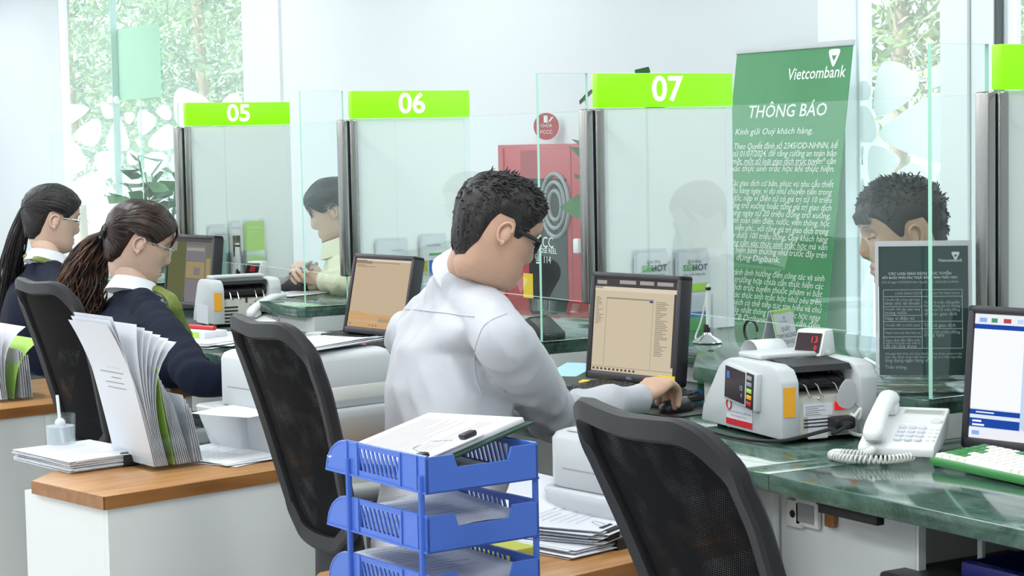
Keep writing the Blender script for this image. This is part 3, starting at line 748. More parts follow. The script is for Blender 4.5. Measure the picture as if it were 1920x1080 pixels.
# ------------------------------------------------------------------ monitors, keyboards
def quad(mb, T, x0, z0, x1, z1, mi, d): 
    old = mb.T; mb.T = T; mb.add([(x0, -d, z0), (x1, -d, z0), (x1, -d, z1), (x0, -d, z1)], [(0, 1, 2, 3)], mi, False); mb.T = old
def monitor(label, px, py, Y, rz, ui, W=.375, H=.305, side=0, tilt=6, zb=None):
    """px,py: lower left corner of the front bezel"""
    p = ony(px, py, Y) if zb is None else onz(px, py, zb)
    a = R_(rz); c = V((p.x + math.cos(a) * W / 2, p.y + math.sin(a) * W / 2, ZD))
    t = thing('monitor', label, 'monitor', c, a, 'desk monitors')
    z0 = p.z - ZD; T = Matrix.Translation((0, 0, z0)) @ Matrix.Rotation(R_(-tilt), 4, 'X')
    b = .017
    mb = MB(); mb.T = T
    # bezel: frame of four bars, back shell
    mb.rbox((-W / 2, 0, 0), (W / 2, .045, b + .006), .006); mb.rbox((-W / 2, 0, H - b), (W / 2, .045, H), .006)
    mb.rbox((-W / 2, 0, 0), (-W / 2 + b, .045, H), .006); mb.rbox((W / 2 - b, 0, 0), (W / 2, .045, H), .006)
    mb.rbox((-W / 2 + .006, .03, .006), (W / 2 - .006, .052, H - .006), .006); mb.rbox((-W / 2 + .07, .045, .05), (W / 2 - .07, .085, H - .05), .02)
    mb.build('casing', 'bezel', t)
    cols = ui[0]; mb = MB(); x0, z0_, x1, z1 = -W / 2 + b, b + .006, W / 2 - b, H - b
    mats = [emat('screen_%02x' % i, c_, s_) for i, (c_, s_) in enumerate(cols)]
    mb.T = T; quad(mb, T, x0, z0_, x1, z1, 0, -.006)
    s = mb.build('screen', mats[0], t)
    mb = MB(); wx, wz = x1 - x0, z1 - z0_
    for n_, (u0, v0, u1, v1, m_) in enumerate(ui[1]):
        quad(mb, T, x0 + u0 * wx, z1 - v1 * wz, x0 + u1 * wx, z1 - v0 * wz, m_, -.0055 + .00012 * (n_ % 8))
    o = mb.build('screen_windows', mats, s); o['kind'] = 'stuff'
    if ui[2]:
        mb = MB(); mb.text('DELL', .009, T @ frame((0, -.0006, .011), (1, 0, 0), (0, 0, 1))); mb.build('maker_mark', 'txtg', t)
    mb = MB(); mb.rbox((-.035, .05, .01), (.035, .075, z0 + .12), .01); mb.build('stand', 'black', t)
    mb = MB(); mb.lathe([(.10, 0), (.105, .006), (.09, .014), (.03, .02)], (0, .06, 0), 24, sx=1.1); mb.build('stand_base', 'black', t)
    return t, T
def ui_rows(x0, x1, y0, y1, n, m, rnd, gap=.45, wmin=.3):
    out = []; h = (y1 - y0) / n
    for i in range(n): out.append((x0, y0 + i * h, x0 + (x1 - x0) * rnd.uniform(wmin, 1), y0 + i * h + h * gap, m))
    return out
def monitors():
    r = random.Random(3)
    beige = (.72, .62, .45)
    ui7 = ([(beige, .85), ((.13, .11, .12), .6), ((.55, .52, .50), .7), ((.42, .37, .28), .7), ((.10, .13, .35), .6), ((.78, .70, .56), .9)],
           [(0, 0, 1, .085, 1), (.02, .02, .14, .06, 2), (.3, .01, .5, .05, 2), (.55, .01, .72, .05, 2), (.76, .01, .95, .05, 2), (0, .085, 1, .13, 5), (.0, .085, .1, .11, 2),
            (.15, .20, .72, .215, 3), (.68, .20, .72, .235, 4), (.15, .215, .155, .93, 3), (.72, .2, .724, .95, 3), (.97, .0, 1, .9, 1), (0, .945, 1, .95, 3)]
           + ui_rows(.02, .12, .20, .50, 16, 3, r) + ui_rows(.76, .92, .22, .80, 30, 3, r) + [(.02 + i * .05, .962, .045 + i * .05, .985, 1) for i in range(11)], True)
    t, T = monitor('black monitor with beige window in front of the white-shirted teller, yellow note on its bezel', 1096, 708, 2.86, 11, ui7, W=.335, H=.288)
    mb = MB(); mb.T = T; mb.box((.105, -.0015, .012), (.165, -.0002, .028)); o = mb.build('yellow_note', 'yellow', t)
    ui6 = ([((.66, .52, .36), .85), ((.18, .14, .13), .6), ((.80, .70, .58), .9), ((.42, .33, .24), .7), ((.80, .42, .12), .8), ((.72, .45, .22), .85)],
           [(0, 0, 1, .03, 2), (0, .03, .3, .07, 3), (0, .02, .2, .05, 3), (.3, .045, .8, .055, 3), (0, .80, 1, .9, 5), (0, .92, 1, 1, 5)] + ui_rows(.02, .5, .78, .90, 5, 4, r) + ui_rows(.55, .95, .82, .92, 4, 3, r) + [(.03 + i * .06, .945, .06 + i * .06, .975, 3) for i in range(12)] + ui_rows(.03, .4, .09, .13, 2, 3, r), False)
    monitor('black monitor with tan screen between the brown-haired teller and the white shirt', 641, 622, 2.90, 9, ui6, W=.345, H=.272, tilt=12)
    ui5 = ([((.28, .27, .22), .6), ((.16, .14, .16), .6), ((.46, .44, .38), .7), ((.46, .37, .19), .7), ((.33, .31, .34), .6), ((.20, .22, .10), .6)],
           [(0, 0, .4, 1, 5), (.4, .1, .85, .35, 4), (.02, .0, .98, .05, 1), (.42, .14, .82, .19, 2), (.42, .36, .84, .62, 3), (.6, .45, .74, .57, 4), (.42, .64, .85, 1, 4), (.87, .3, .97, .9, 3), (.0, .93, 1, 1, 1)] + [(.05 + i * .025, .05, .065 + i * .025, .2, 2) for i in range(6)], False)
    monitor('black monitor with dim grey and olive screen beyond the brown-haired teller', 305, 572, 2.98, 10, ui5)
    ui8 = ([((.75, .83, .93), 1.0), ((.02, .09, .48), .8), ((.85, .88, .93), 1.0), ((.28, .50, .90), .95), ((.55, .70, .92), 1.0), ((.90, .93, .97), 1.05), ((.6, .1, .12), .8), ((.12, .4, .2), .8)],
           [(0, 0, 1, .075, 2), (0, .082, .33, .12, 1), (.0, .12, .33, .76, 5), (.33, .0, .36, .9, 4), (.36, .10, 1, .14, 4), (.36, .14, 1, .63, 5), (.36, .65, 1, .91, 3), (.37, .665, .5, .675, 5), (.55, .665, .68, .675, 5), (0, .77, .33, .81, 1), (0, .84, .33, .91, 1), (0, .92, 1, 1, 2),
            (.03, .03, .08, .065, 3), (.11, .03, .15, .065, 7), (.19, .03, .24, .065, 6), (.28, .03, .32, .065, 4), (.04, .09, .2, .105, 5), (.03, .15, .05, .165, 1), (.04, .785, .16, .795, 5), (.02, .855, .08, .87, 5), (.02, .885, .1, .9, 5), (.02, .94, .07, .975, 3), (.5, .94, .55, .975, 4), (.8, .95, .84, .98, 3), (.9, .95, .94, .98, 7)], False)
    monitor('black monitor with white and blue screen at the right edge above the green keyboard', 1799, 838, 2.90, 12, ui8, W=.40, H=.300)
monitors()

def keyboard(label, loc, rz, cols, rows, W, D, body, keymat, pick=None):
    t = thing('keyboard', label, 'keyboard', loc, R_(rz))
    tilt = R_(4); T = Matrix.Rotation(tilt, 4, 'X')
    mb = MB(); mb.T = T; mb.rbox((0, 0, .003), (W, D, .020), .005); mb.build('case', body, t)
    me = {}; pw, pd = (W - .016) / cols, (D - .016) / rows
    for r in range(rows):
        c = 0
        while c < cols:
            n = 1
            if r == 0 and c == 4: n = min(6, cols - 9)
            if c == cols - 2 and r in (2, 3): n = 2
            if c == 0 and r in (1, 2): n = 2
            m = pick(r, c) if pick else keymat
            k = (n, m)
            w = pw * n - .0022; d = pd - .0022
            if k not in me:
                q = MB(); vs = [(0, 0, 0), (w, 0, 0), (w, d, 0), (0, d, 0), (.002, .0022, .0075), (w - .002, .0022, .0075), (w - .002, d - .0012, .0075), (.002, d - .0012, .0075)]
                q.add(vs, [(4, 5, 6, 7), (0, 1, 5, 4), (1, 2, 6, 5), (2, 3, 7, 6), (3, 0, 4, 7)], 0, False)
                o = q.build('keycap', m, t); me[k] = o.data
            else:
                o = bpy.data.objects.new('keycap', me[k]); COL.objects.link(o); o.parent = t
            o.location = T @ V((.008 + c * pw + .001, .008 + r * pd + .001, .0195)); o.rotation_euler = (tilt, 0, 0)
            c += n
def keyboards():
    p = onz(1742, 873, ZD + .002)
    keyboard('green keyboard with mostly white keycaps below the right monitor', (p.x, p.y, ZD), -5, 15, 6, .36, .145, 'kgreen', 'kwhite',
             lambda r, c: 'kgreen' if (c < 3 and 0 < r < 5 and c < 2 + r % 2) or (r == 5 and c in (0, 5, 6, 7, 8)) or c > 13 else 'kwhite')
    p = onz(1062, 735, ZD + .01)
    keyboard('black keyboard under the beige-screened monitor', (p.x, p.y - .02, ZD), 8, 18, 6, .40, .14, 'black', 'key')
    p = onz(590, 634, ZD + .01)
    keyboard('black keyboard below the tan-screened monitor', (p.x + .02, p.y, ZD), 6, 18, 6, .42, .14, 'black', 'key')
keyboards()

# ------------------------------------------------------------------ bill counters
def bill_counter(label, loc, rz, W, D, H, full=True):
    t = thing('bill_counter', label, 'bill counter', loc, R_(rz), 'banknote counting machines')
    prof = [(0, .012), (.01, .05), (W * .24, H * .86), (W * .30, H * .95), (W * .38, H), (W * .86, H), (W * .95, H * .95), (W, H * .80), (W, .012)]
    for y0, y1 in ((0, .045), (D - .045, D)):
        MB().prism(prof, y0, y1, 'y', bev=.005).build('side_cheek', 'grey_pl', t)
    mid = [(.03, .012), (.05, .06), (W * .30, H * .88), (W * .55, H * .97), (W * .60, H * .60), (W - .012, H * .58), (W - .012, .012)]
    MB().prism(mid, .045, D - .045, 'y').build('body', 'beige', t)
    # hopper: dark cover, rollers, wire guides
    MB().prism([(W * .60, H * .93), (W * .66, H * 1.01), (W * .90, H * .97), (W * .93, H * .90), (W * .70, H * .92)], .05, D - .05, 'y').build('hopper_cover', 'char', t)
    mb = MB(); mb.box((W * .58, .046, H * .58), (W * .64, D - .046, H * .92)); mb.tube([(W * .80, .05, H * .74), (W * .80, D - .05, H * .74)], .016, 10); mb.build('roller', 'black', t)
    for yy in (.07, .10, D - .10, D - .07):
        mb = MB(); mb.tube([(W * .70, yy, H * .90), (W * .96, yy, H * .72), (W * 1.0, yy, H * .60), (W * .97, yy + .012, H * .585)], .002, 6); mb.build('wire_guide', 'chrome', t)
    MB().rbox((W * .34, .03, H), (W * .62, D - .03, H + .012), .005).build('top_tray', 'lgrey_pl', t)
    x = W - .0115
    MB().box((x, D - .105, H * .40), (x + .004, D - .075, H * .50)).build('power_switch', 'swred', t)
    MB().box((x + .012, .004, H * .36), (x + .0135, .034, H * .74)).build('orange_label', 'orange', t)
    if full:
        # tilted display plate on the near cheek
        T = frame((W * .56, -.004, H * .66), V((.88, -.02, -.08)), V((.10, 0, 1))) @ Matrix.Scale(.88, 4)
        mb = MB(); mb.T = T @ Matrix.Scale(-1, 4, (0, 0, 1)) if False else T
        mb.rbox((-.088, -.05, -.012), (.088, .05, .010), .008); p = mb.build('display_plate', 'lgrey_pl', t)
        mb = MB(); mb.T = T; mb.box((-.075, -.040, .010), (.03, .042, .0115)); mb.build('display', 'ledp', p)
        mb = MB(); mb.text('13', .018, T @ Matrix.Translation((.012, -.002, .0119))).text('0', .014, T @ Matrix.Translation((.016, -.02, .0119))); mb.build('display_digits', 'txtg', p)
        mb = MB(); mb.T = T; mb.box((-.066, .012, .0117), (-.05, .03, .012)); mb.build('display_icon', 'bluepr', p)
        mb = MB(); mb.T = T; mb.box((.040, -.045, .010), (.076, .045, .0118)); mb.build('key_strip', 'black', p)
        for i, m in enumerate(('mgrey', 'mgrey', 'lime', 'orange', 'redpl')):
            mb = MB(); mb.T = T; mb.rbox((.046, .028 - .0165 * i, .0115), (.070, .039 - .0165 * i, .0145), .003); mb.build('push_button', m, p)
        s = MB().box((W * .34, -.0015, H * .12), (W * .66, -.0005, H * .44)).build('info_sticker', 'paper2', t)
        MB().box((W * .34, -.0025, H * .12), (W * .66, -.0014, H * .20)).build('red_band', 'redpl', s)
        mb = MB(); Tt = lambda x_, z_: frame((x_, -.0026, z_), (1, 0, 0), (0, 0, 1))
        mb.text('Hotline bảo hành máy đếm tiền', .0085, Tt(W * .50, H * .30)).text('Xin vui lòng gọi số máy', .0075, Tt(W * .50, H * .25)); mb.build('sticker_text', 'mgrey', s)
        mb = MB(); mb.tube([(W * .38 + .011 * math.cos(a), -.0026, H * .385 + .011 * math.sin(a)) for a in [i * math.pi / 8 for i in range(17)]], .0016, 5); mb.build('sticker_emblem', 'redpl', s)
        # back face: labels, screws, sockets
        l = MB().box((x, .06, H * .34), (x + .001, .135, H * .50)).build('rating_label', 'paper', t)
        mb = MB()
        for i in range(5): mb.box((x + .0011, .066, H * (.355 + .026 * i)), (x + .0014, .066 + random.uniform(.03, .06), H * (.363 + .026 * i)))
        o = mb.build('label_lines', 'ink', l); o['kind'] = 'stuff'
        for i in range(3): MB().box((x - .002, .062 if i < 9 else 0, H * (.20 + .045 * i)), (x + .002, .145, H * (.215 + .045 * i))).build('vent_slot', 'black', t)
        MB().box((x, .072, H * .05), (x + .0012, .122, H * .335)).build('white_label', 'paper', t)
        for yy, zz in ((.10, .56), (.17, .30), (.17, .42), (.20, .43), (.17, .17)):
            mb = MB(); mb.ball((x, yy, H * zz), .0035, n=8); mb.build('screw', 'chrome', t)
        MB().box((x - .002, .178, H * .45), (x + .003, .193, H * .475)).build('socket', 'black', t)
        mb = MB(); mb.rbox((x, D - .125, H * .16), (x + .035, D - .07, H * .33), .008); mb.rbox((x + .02, D - .115, H * .20), (x + .05, D - .085, H * .28), .008); mb.build('power_plug', 'black', t)
        mb = MB(); mb.tube(spline([(x + .05, D - .10, H * .24), (x + .065, D - .15, H * .16), (x + .05, .10, .035), (x + .01, .0, .012), (x - .10, -.04, .006), (x - .24, -.05, .006)], 8), .0042, 7); mb.build('power_cord', 'black', t)
        mb = MB(); mb.tube(spline([(x, .182, H * .33), (x + .02, .19, H * .28), (x + .026, .19, .07), (x + .012, .17, .02), (x + .03, .25, .006), (x + .0, .40, .008)], 8), .0042, 7); mb.build('signal_cord', 'white_pl', t)
        tg = MB(); tg.T = frame((W + .004, .165, H * .60), V((-.1, .9, -.35)), V((.35, .35, .9))); tg.prism([(v.x, v.y) for v in chaikin([(-.035, .03), (.0, .035), (.035, -.01), (.02, -.035), (-.02, -.03)], 2)], 0, .0012); tg.build('hang_tag', 'paper', t)
    else:
        for i in range(5): MB().rbox((x - .002, .04, H * (.10 + .075 * i)), (x + .002, .10, H * (.135 + .075 * i)), .001).build('vent_slot', 'black', t)
        MB().box((x - .003, .13, H * .5), (x + .003, .137, H * .62)).build('lever_slot', 'black', t)
        mb = MB(); mb.rbox((x, D - .10, H * .14), (x + .03, D - .055, H * .30), .008); mb.build('power_plug', 'black', t)
        for yy, zz in ((.15, .45), (.15, .30), (.17, .38)):
            mb = MB(); mb.ball((x, yy, H * zz), .004, n=8); mb.build('screw', 'mgrey', t)
        MB().box((W * .2, -.001, H * .05), (W * .75, .0, H * .45)).build('info_sticker', 'paper2', t)
    for fx, fy in ((.05, .03), (W - .05, .03), (.05, D - .03), (W - .05, D - .03)):
        mb = MB(); mb.lathe([(.012, -.0), (.012, .0125)], (fx, fy, 0), 10); mb.build('foot', 'black', t)
    return t
def small_display(label, loc, rz, s, digits):
    t = thing('customer_display', label, 'display', loc, R_(rz))
    MB().prism([(-.045, 0), (.03, 0), (.018, s), (-.02, s)], -s * .62, s * .62, 'x', bev=.004).build('housing', 'white_pl', t)
    up = V((0, .025, s)).normalized(); T = frame((0, -.0335, s * .5), (1, 0, 0), up)
    mb = MB(); mb.T = T; mb.box((-s * .53, -s * .40, -.002), (s * .53, s * .40, .003)); p = mb.build('screen', 'ledp', t)
    if digits:
        mb = MB(); mb.text('13', s * .36, T @ Matrix.Translation((s * .25, s * .12, .0035))).text('0', s * .26, T @ Matrix.Translation((s * .36, -s * .22, .0035))); mb.build('red_digits', 'led', p)
    else:
        mb = MB(); mb.T = T; mb.box((-.012, -.014, .0032), (.016, .014, .0038)); mb.build('red_digits', 'dred', p)
def machines():
    p = onz(1314, 787, ZD + .012); q = onz(1475, 829, ZD + .012)
    W = (V((q.x, q.y, 0)) - V((p.x, p.y, 0))).length * .95; a = math.degrees(math.atan2(q.y - p.y, q.x - p.x))
    t = bill_counter('grey bill counter with colour display and red switch beside the white phone', (p.x, p.y, ZD), a, W, .245, .172, True)
    ma = Matrix.Translation((p.x, p.y, ZD)) @ Matrix.Rotation(R_(a), 4, 'Z')
    c = ma @ V((W * .50, .20, .172))
    small_display('small white display with red digits 13 standing on the bill counter', c, a + 30, .058, True)
    # curled receipt and rolled slip on the machine
    mb = MB(); mb.T = ma @ Matrix.Translation((W * .20, .13, .150)); vs = []; fs = []
    for i in range(13):
        f = i / 12; an = math.pi * (1.15 - 1.2 * f); 
        for yy in (-.04, .04): vs.append((.036 * math.cos(an) * 1.2, yy, .0 + .035 * (math.sin(an) + .45) if True else 0))
    for i in range(12): fs.append((2 * i, 2 * i + 2, 2 * i + 3, 2 * i + 1))
    mb.add(vs, fs, 0, True); o = mb.build('paper_slip', 'paper'); o.modifiers.new('s', 'SOLIDIFY').thickness = .0008
    tag(o, 'white curled paper slip on top of the large bill counter', 'paper slip')
    p5 = onz(397, 609, ZD + .012)
    bill_counter('smaller grey bill counter with striped vents beyond the white telephone', (p5.x - .235, p5.y + .02, ZD), -4, .25, .27, .175, False)
    ma = Matrix.Translation((p5.x - .235, p5.y + .02, ZD)) @ Matrix.Rotation(R_(-4), 4, 'Z')
    pd_ = onz(484, 530, ZL)
    small_display('tiny white display with dark red panel near the far bill counter', V((pd_.x, pd_.y, ZL + .03)), 28, .062, False)
    b = pd_; tag(MB().rbox((b.x - .04, b.y - .04, ZL), (b.x + .04, b.y + .04, ZL + .03), .006).build('display_plinth', 'white_pl'), 'small white plinth carrying the tiny dark red display', 'plinth')
machines()

# ------------------------------------------------------------------ telephones
def phone(label, loc, rz, full=True):
    t = thing('telephone', label, 'telephone', loc, R_(rz), 'white desk telephones')
    W, D = .158, .185
    def top(y): return .028 + .058 * y / D
    prof = [(0, .006), (0, .024), (.008, .030), (D - .008, .086), (D, .080), (D - .03, .030), (D * .5, .012)]
    MB().prism(prof, 0, W, 'x', bev=.004).build('base', 'white_pl', t)
    n = V((0, -.058, D)).normalized(); up = V((0, D, .058)).normalized()
    T = frame((0, .0, .0285), (1, 0, 0), up)
    if full:
        for r in range(4):
            for c in range(3):
                mb = MB(); mb.T = T @ Matrix.Translation((.078 + c * .021, .028 + r * .019, 0)); mb.lathe([(.0078, .0), (.0078, .004), (.006, .0055)], n=12, sx=1.1, sy=.85); mb.build('key', 'paper2', t)
        for r in range(4):
            for c in range(2):
                mb = MB(); mb.T = T @ Matrix.Translation((.1385 + c * .012, .03 + r * .017, 0)); mb.lathe([(.0042, .0), (.004, .003)], n=8); mb.build('key', 'white_pl', t)
        for c in range(3): 
            mb = MB(); mb.T = T @ Matrix.Translation((.075 + c * .022, .112, 0)); mb.lathe([(.006, .0), (.005, .003)], n=8, sx=1.4); mb.build('key', 'white_pl', t)
        mb = MB(); mb.T = T @ Matrix.Translation((.142, .118, 0)); mb.lathe([(.011, .0), (.010, .004)], n=12, sx=1.3); mb.build('key', 'offwhite', t)
        mb = MB(); mb.T = T; mb.rbox((.066, .150, -.001), (.152, .172, .003), .002); mb.build('lcd_frame', 'lgrey_pl', t)
        mb = MB(); mb.T = T; mb.box((.07, .153, .003), (.148, .169, .0036)); mb.build('lcd', mat('lcd_grey', (.42, .44, .40), .3), t)
        for sx in (.02, W - .02):
            MB().rbox((sx - .008, D - .07, .0), (sx + .008, D - .03, .045), .004).build('foot', 'white_pl', t)
    else:
        mb = MB(); mb.T = T
        for r in range(4):
            for c in range(3): mb.rbox((.078 + c * .021, .028 + r * .019, 0), (.092 + c * .021, .041 + r * .019, .004), .002)
        o = mb.build('keypad', 'paper2', t); o['kind'] = 'stuff'
    # handset
    hs = MB(); hs.T = T @ Matrix.Translation((.034, -.002, .002)) @ Matrix.Scale(.92, 4)
    pts = [(0, -.004, .012), (0, .004, .024), (0, .03, .034), (0, .08, .040), (0, .14, .038), (0, .182, .030), (0, .196, .020)]
    rad = [.017, .024, .0235, .021, .022, .026, .018]
    hs.tube(spline(pts, 4), [rad[min(6, i // 4)] * (1 - (i % 4) / 4) + rad[min(6, i // 4 + 1)] * (i % 4) / 4 for i in range(25)], 14, flat=.78)
    hs.rbox((-.022, .0, .0), (.022, .045, .026), .01); hs.rbox((-.023, .15, -.002), (.023, .196, .026), .01)
    hs.build('handset', 'white_pl', t)
    # coiled cord
    a = T @ V((.034, -.004, .01))
    base = spline([(.036, -.012, .02), (.02, -.03, .012), (-.035, -.02, .011), (-.04, -.055, .011), (.005, -.085, .011), (.075, -.075, .011), (.12, -.03, .012)], 30)
    if not full: base = spline([(.036, -.004, .02), (.02, -.03, .012), (-.05, .05, .011), (-.03, .16, .02), (.05, .24, .05), (.1, .2, .03)], 20)
    L_ = len(base); turns = 46 if full else 30; cp = []
    for i in range(L_ * 4):
        f = i / (L_ * 4 - 1); k = f * (L_ - 1); j = min(int(k), L_ - 2); p = base[j].lerp(base[j + 1], k - j); tg = (base[j + 1] - base[j]).normalized(); s = tg.cross(V((0, 0, 1))).normalized(); u = s.cross(tg)
        an = 2 * math.pi * turns * f; cp.append(p + (s * math.cos(an) + u * math.sin(an)) * .0075)
    mb = MB(); mb.tube(cp, .0024, 5); mb.build('coiled_cord', 'offwhite', t)
p = onz(1608, 858, ZD); phone('white desk telephone with keypad and coiled cord beside the green keyboard', (p.x, p.y, ZD), 36)
p = onz(475, 612, ZD); phone('white desk telephone in front of the far bill counter', (p.x - .02, p.y - .02, ZD), 20, False)

# ------------------------------------------------------------------ printers
def rrect(x0, y0, x1, y1, r, n=4):
    out = []
    for cx, cy, a0 in ((x1 - r, y1 - r, 0), (x0 + r, y1 - r, 90), (x0 + r, y0 + r, 180), (x1 - r, y0 + r, 270)):
        for i in range(n + 1): a = R_(a0 + 90 * i / n); out.append((cx + r * math.cos(a), cy + r * math.sin(a)))
    return out
def printer(label, loc, rz, s=1.0, zs=1.0, ln=1.0):
    t = thing('printer', label, 'printer', loc, R_(rz), 'office printers')
    t.scale = (1, 1, zs)
    w, d = .37 * s * ln, .33 * s
    def ring(z, g, yo=0): 
        return [V((x, y, z)) for x, y in rrect(-w / 2 + g, -d / 2 + g + yo, w / 2 - g, d / 2 - g, .03)]
    MB().rings([ring(0, .03), ring(.004, .025), ring(.085, .004), ring(.105, .0), ring(.112, .004)]).build('paper_cassette', 'lgrey_pl', t)
    w, d = .33 * s * ln, .30 * s
    MB().rings([ring(.113, .006), ring(.12, .0), ring(.236, .0), ring(.250, .006, .003), ring(.257, .018, .01), ring(.258, .03, .02)]).build('upper_body', 'lgrey_pl', t)
    mb = MB(); mb.box((-w / 2 - .0012, -d / 2 + .07, .125), (-w / 2 + .002, -d / 2 + .073, .165)); mb.box((-w / 2 - .0012, -d / 2 + .07, .162), (-w / 2 + .002, d / 2 - .05, .165)); mb.build('door_seam', 'mgrey', t)
    MB().rbox((-w / 2 + .03, -d / 2 - .002, .13), (w / 2 - .03, -d / 2 + .02, .17), .006).build('front_flap', 'offwhite', t)
    mb = MB(); mb.rbox((-.09 * s, -.05 * s, .256), (.10 * s, .10 * s, .262), .003); mb.build('output_tray', 'grey_pl', t)
    MB().rbox((w / 2 - .07, -d / 2 + .03, .232), (w / 2 - .03, -d / 2 + .07, .246), .004).build('control_panel', 'mgrey', t)
    return t
printer('light grey printer behind the white-shirted teller, papers lying on it', (-4.66, 2.16, .65), 100, 1.06)
printer('light grey printer beside the blue letter trays and thick clipped papers', (-3.205, 2.20, .65), 98, 1.0, .80, .62)
# ------------------------------------------------------------------ papers
def sheet(w, d, bow=0.0, curl=0.0, n=8, seed=0, thick=.0006):
    """a thin sheet lying in xy with a little bow; returns verts, faces (closed)"""
    r = random.Random(seed); ph = r.uniform(0, 6); vs = []; fs = []
    for k in (0, 1):
        for j in range(n + 1):
            for i in range(n + 1):
                u, v = i / n, j / n
                z = bow * (.5 + .5 * math.sin(u * math.pi + ph * .1) * math.sin(v * 2.2 + ph)) + curl * max(0, u - .6) ** 2 * 6 * (0.4 + v) + .0
                vs.append(((u - .5) * w, (v - .5) * d, z + thick * k))
    m = (n + 1) ** 2
    for j in range(n):
        for i in range(n):
            a = j * (n + 1) + i; fs += [(a, a + n + 1, a + n + 2, a + 1), (a + m, a + 1 + m, a + n + 2 + m, a + n + 1 + m)]
    for i in range(n):
        a, b = i, i + 1; fs.append((a, b, b + m, a + m)); a, b = n * (n + 1) + i, n * (n + 1) + i + 1; fs.append((a, a + m, b + m, b))
        a, b = i * (n + 1), (i + 1) * (n + 1); fs.append((a, a + m, b + m, b)); a, b = a + n, b + n; fs.append((a, b, b + m, a + m))
    return vs, fs
def paper_stack(label, loc, rz, n, w=.21, d=.297, dz=.0011, spread=.006, bow=.004, curl=0., clips=(), group=None, rise=0.0, cat='paper stack', text=True, seed=1, name='paper_stack'):
    t = thing(name, label, cat, loc, R_(rz), group); r = random.Random(seed)
    k = max(1, n // 6); z = 0
    for i in range(min(n, 14)):
        mb = MB(); mb.T = Matrix.Translation((r.gauss(0, spread), r.gauss(0, spread), z)) @ Matrix.Rotation(R_(r.gauss(0, spread * 300)), 4, 'Z')
        th = max(.0006, dz * n / min(n, 14) * .72)
        vs, fs = sheet(w, d, bow * (.3 + .7 * i / max(1, n)), curl * (.3 + .7 * i / min(n, 14)), 7, seed, th); mb.add(vs, fs, 0, True)
        o = mb.build('paper_sheet', 'paper' if i % 3 != 1 else 'paper2', t); z += dz * n / min(n, 14)
        T = mb.T
    if text:
        mb = MB(); mb.T = T
        for j in range(12):
            v = .12 + j * .06; 
            if r.random() < .85:
                x0 = -w * .36; x1 = x0 + w * r.uniform(.35, .72); y = d * (.5 - v)
                zz = max(bow, 0) * 1.0 * .3 + th + .0012 + (0 if bow < .003 else bow * .6)
                mb.box((x0, y, zz), (x1, y + .0016, zz + .0002))
        o = mb.build('print_lines', 'ink', t); o['kind'] = 'stuff'
    for cx, cy, a in clips:
        binder_clip(t, cx, cy, z, a)
    return t, z
def binder_clip(parent, cx, cy, z, a, s=.022):
    T = Matrix.Translation((cx, cy, 0)) @ Matrix.Rotation(R_(a), 4, 'Z')
    mb = MB(); mb.T = T
    h = z + .003
    mb.prism([(-.012, -.002), (.004, z * .5 - .012), (.004, z * .5 + .012), (-.012, h), (-.010, h + .0015), (.010, z * .5 + .012), (.010, z * .5 - .012), (-.010, -.0015)], -s, s, 'y')
    c = mb.build('binder_clip', 'black', parent)
    mb = MB(); mb.T = T; mb.tube([(-.010, -s * .5, h), (-.034, -s * .3, h + .006), (-.038, 0, h + .0065), (-.034, s * .3, h + .006), (-.010, s * .5, h)], .0011, 5); mb.build('clip_wire', 'chrome', c)
def loose(label, loc, rz, w=.21, d=.297, m='paper', bow=.003, group=None, tilt=(0, 0), seed=0):
    mb = MB(); vs, fs = sheet(w, d, bow, 0, 8, seed); mb.add(vs, fs, 0, True)
    o = mb.build('paper_sheet', m); o.location = loc; o.rotation_euler = (R_(tilt[0]), R_(tilt[1]), R_(rz)); return tag(o, label, 'paper', group)
ZR = .651
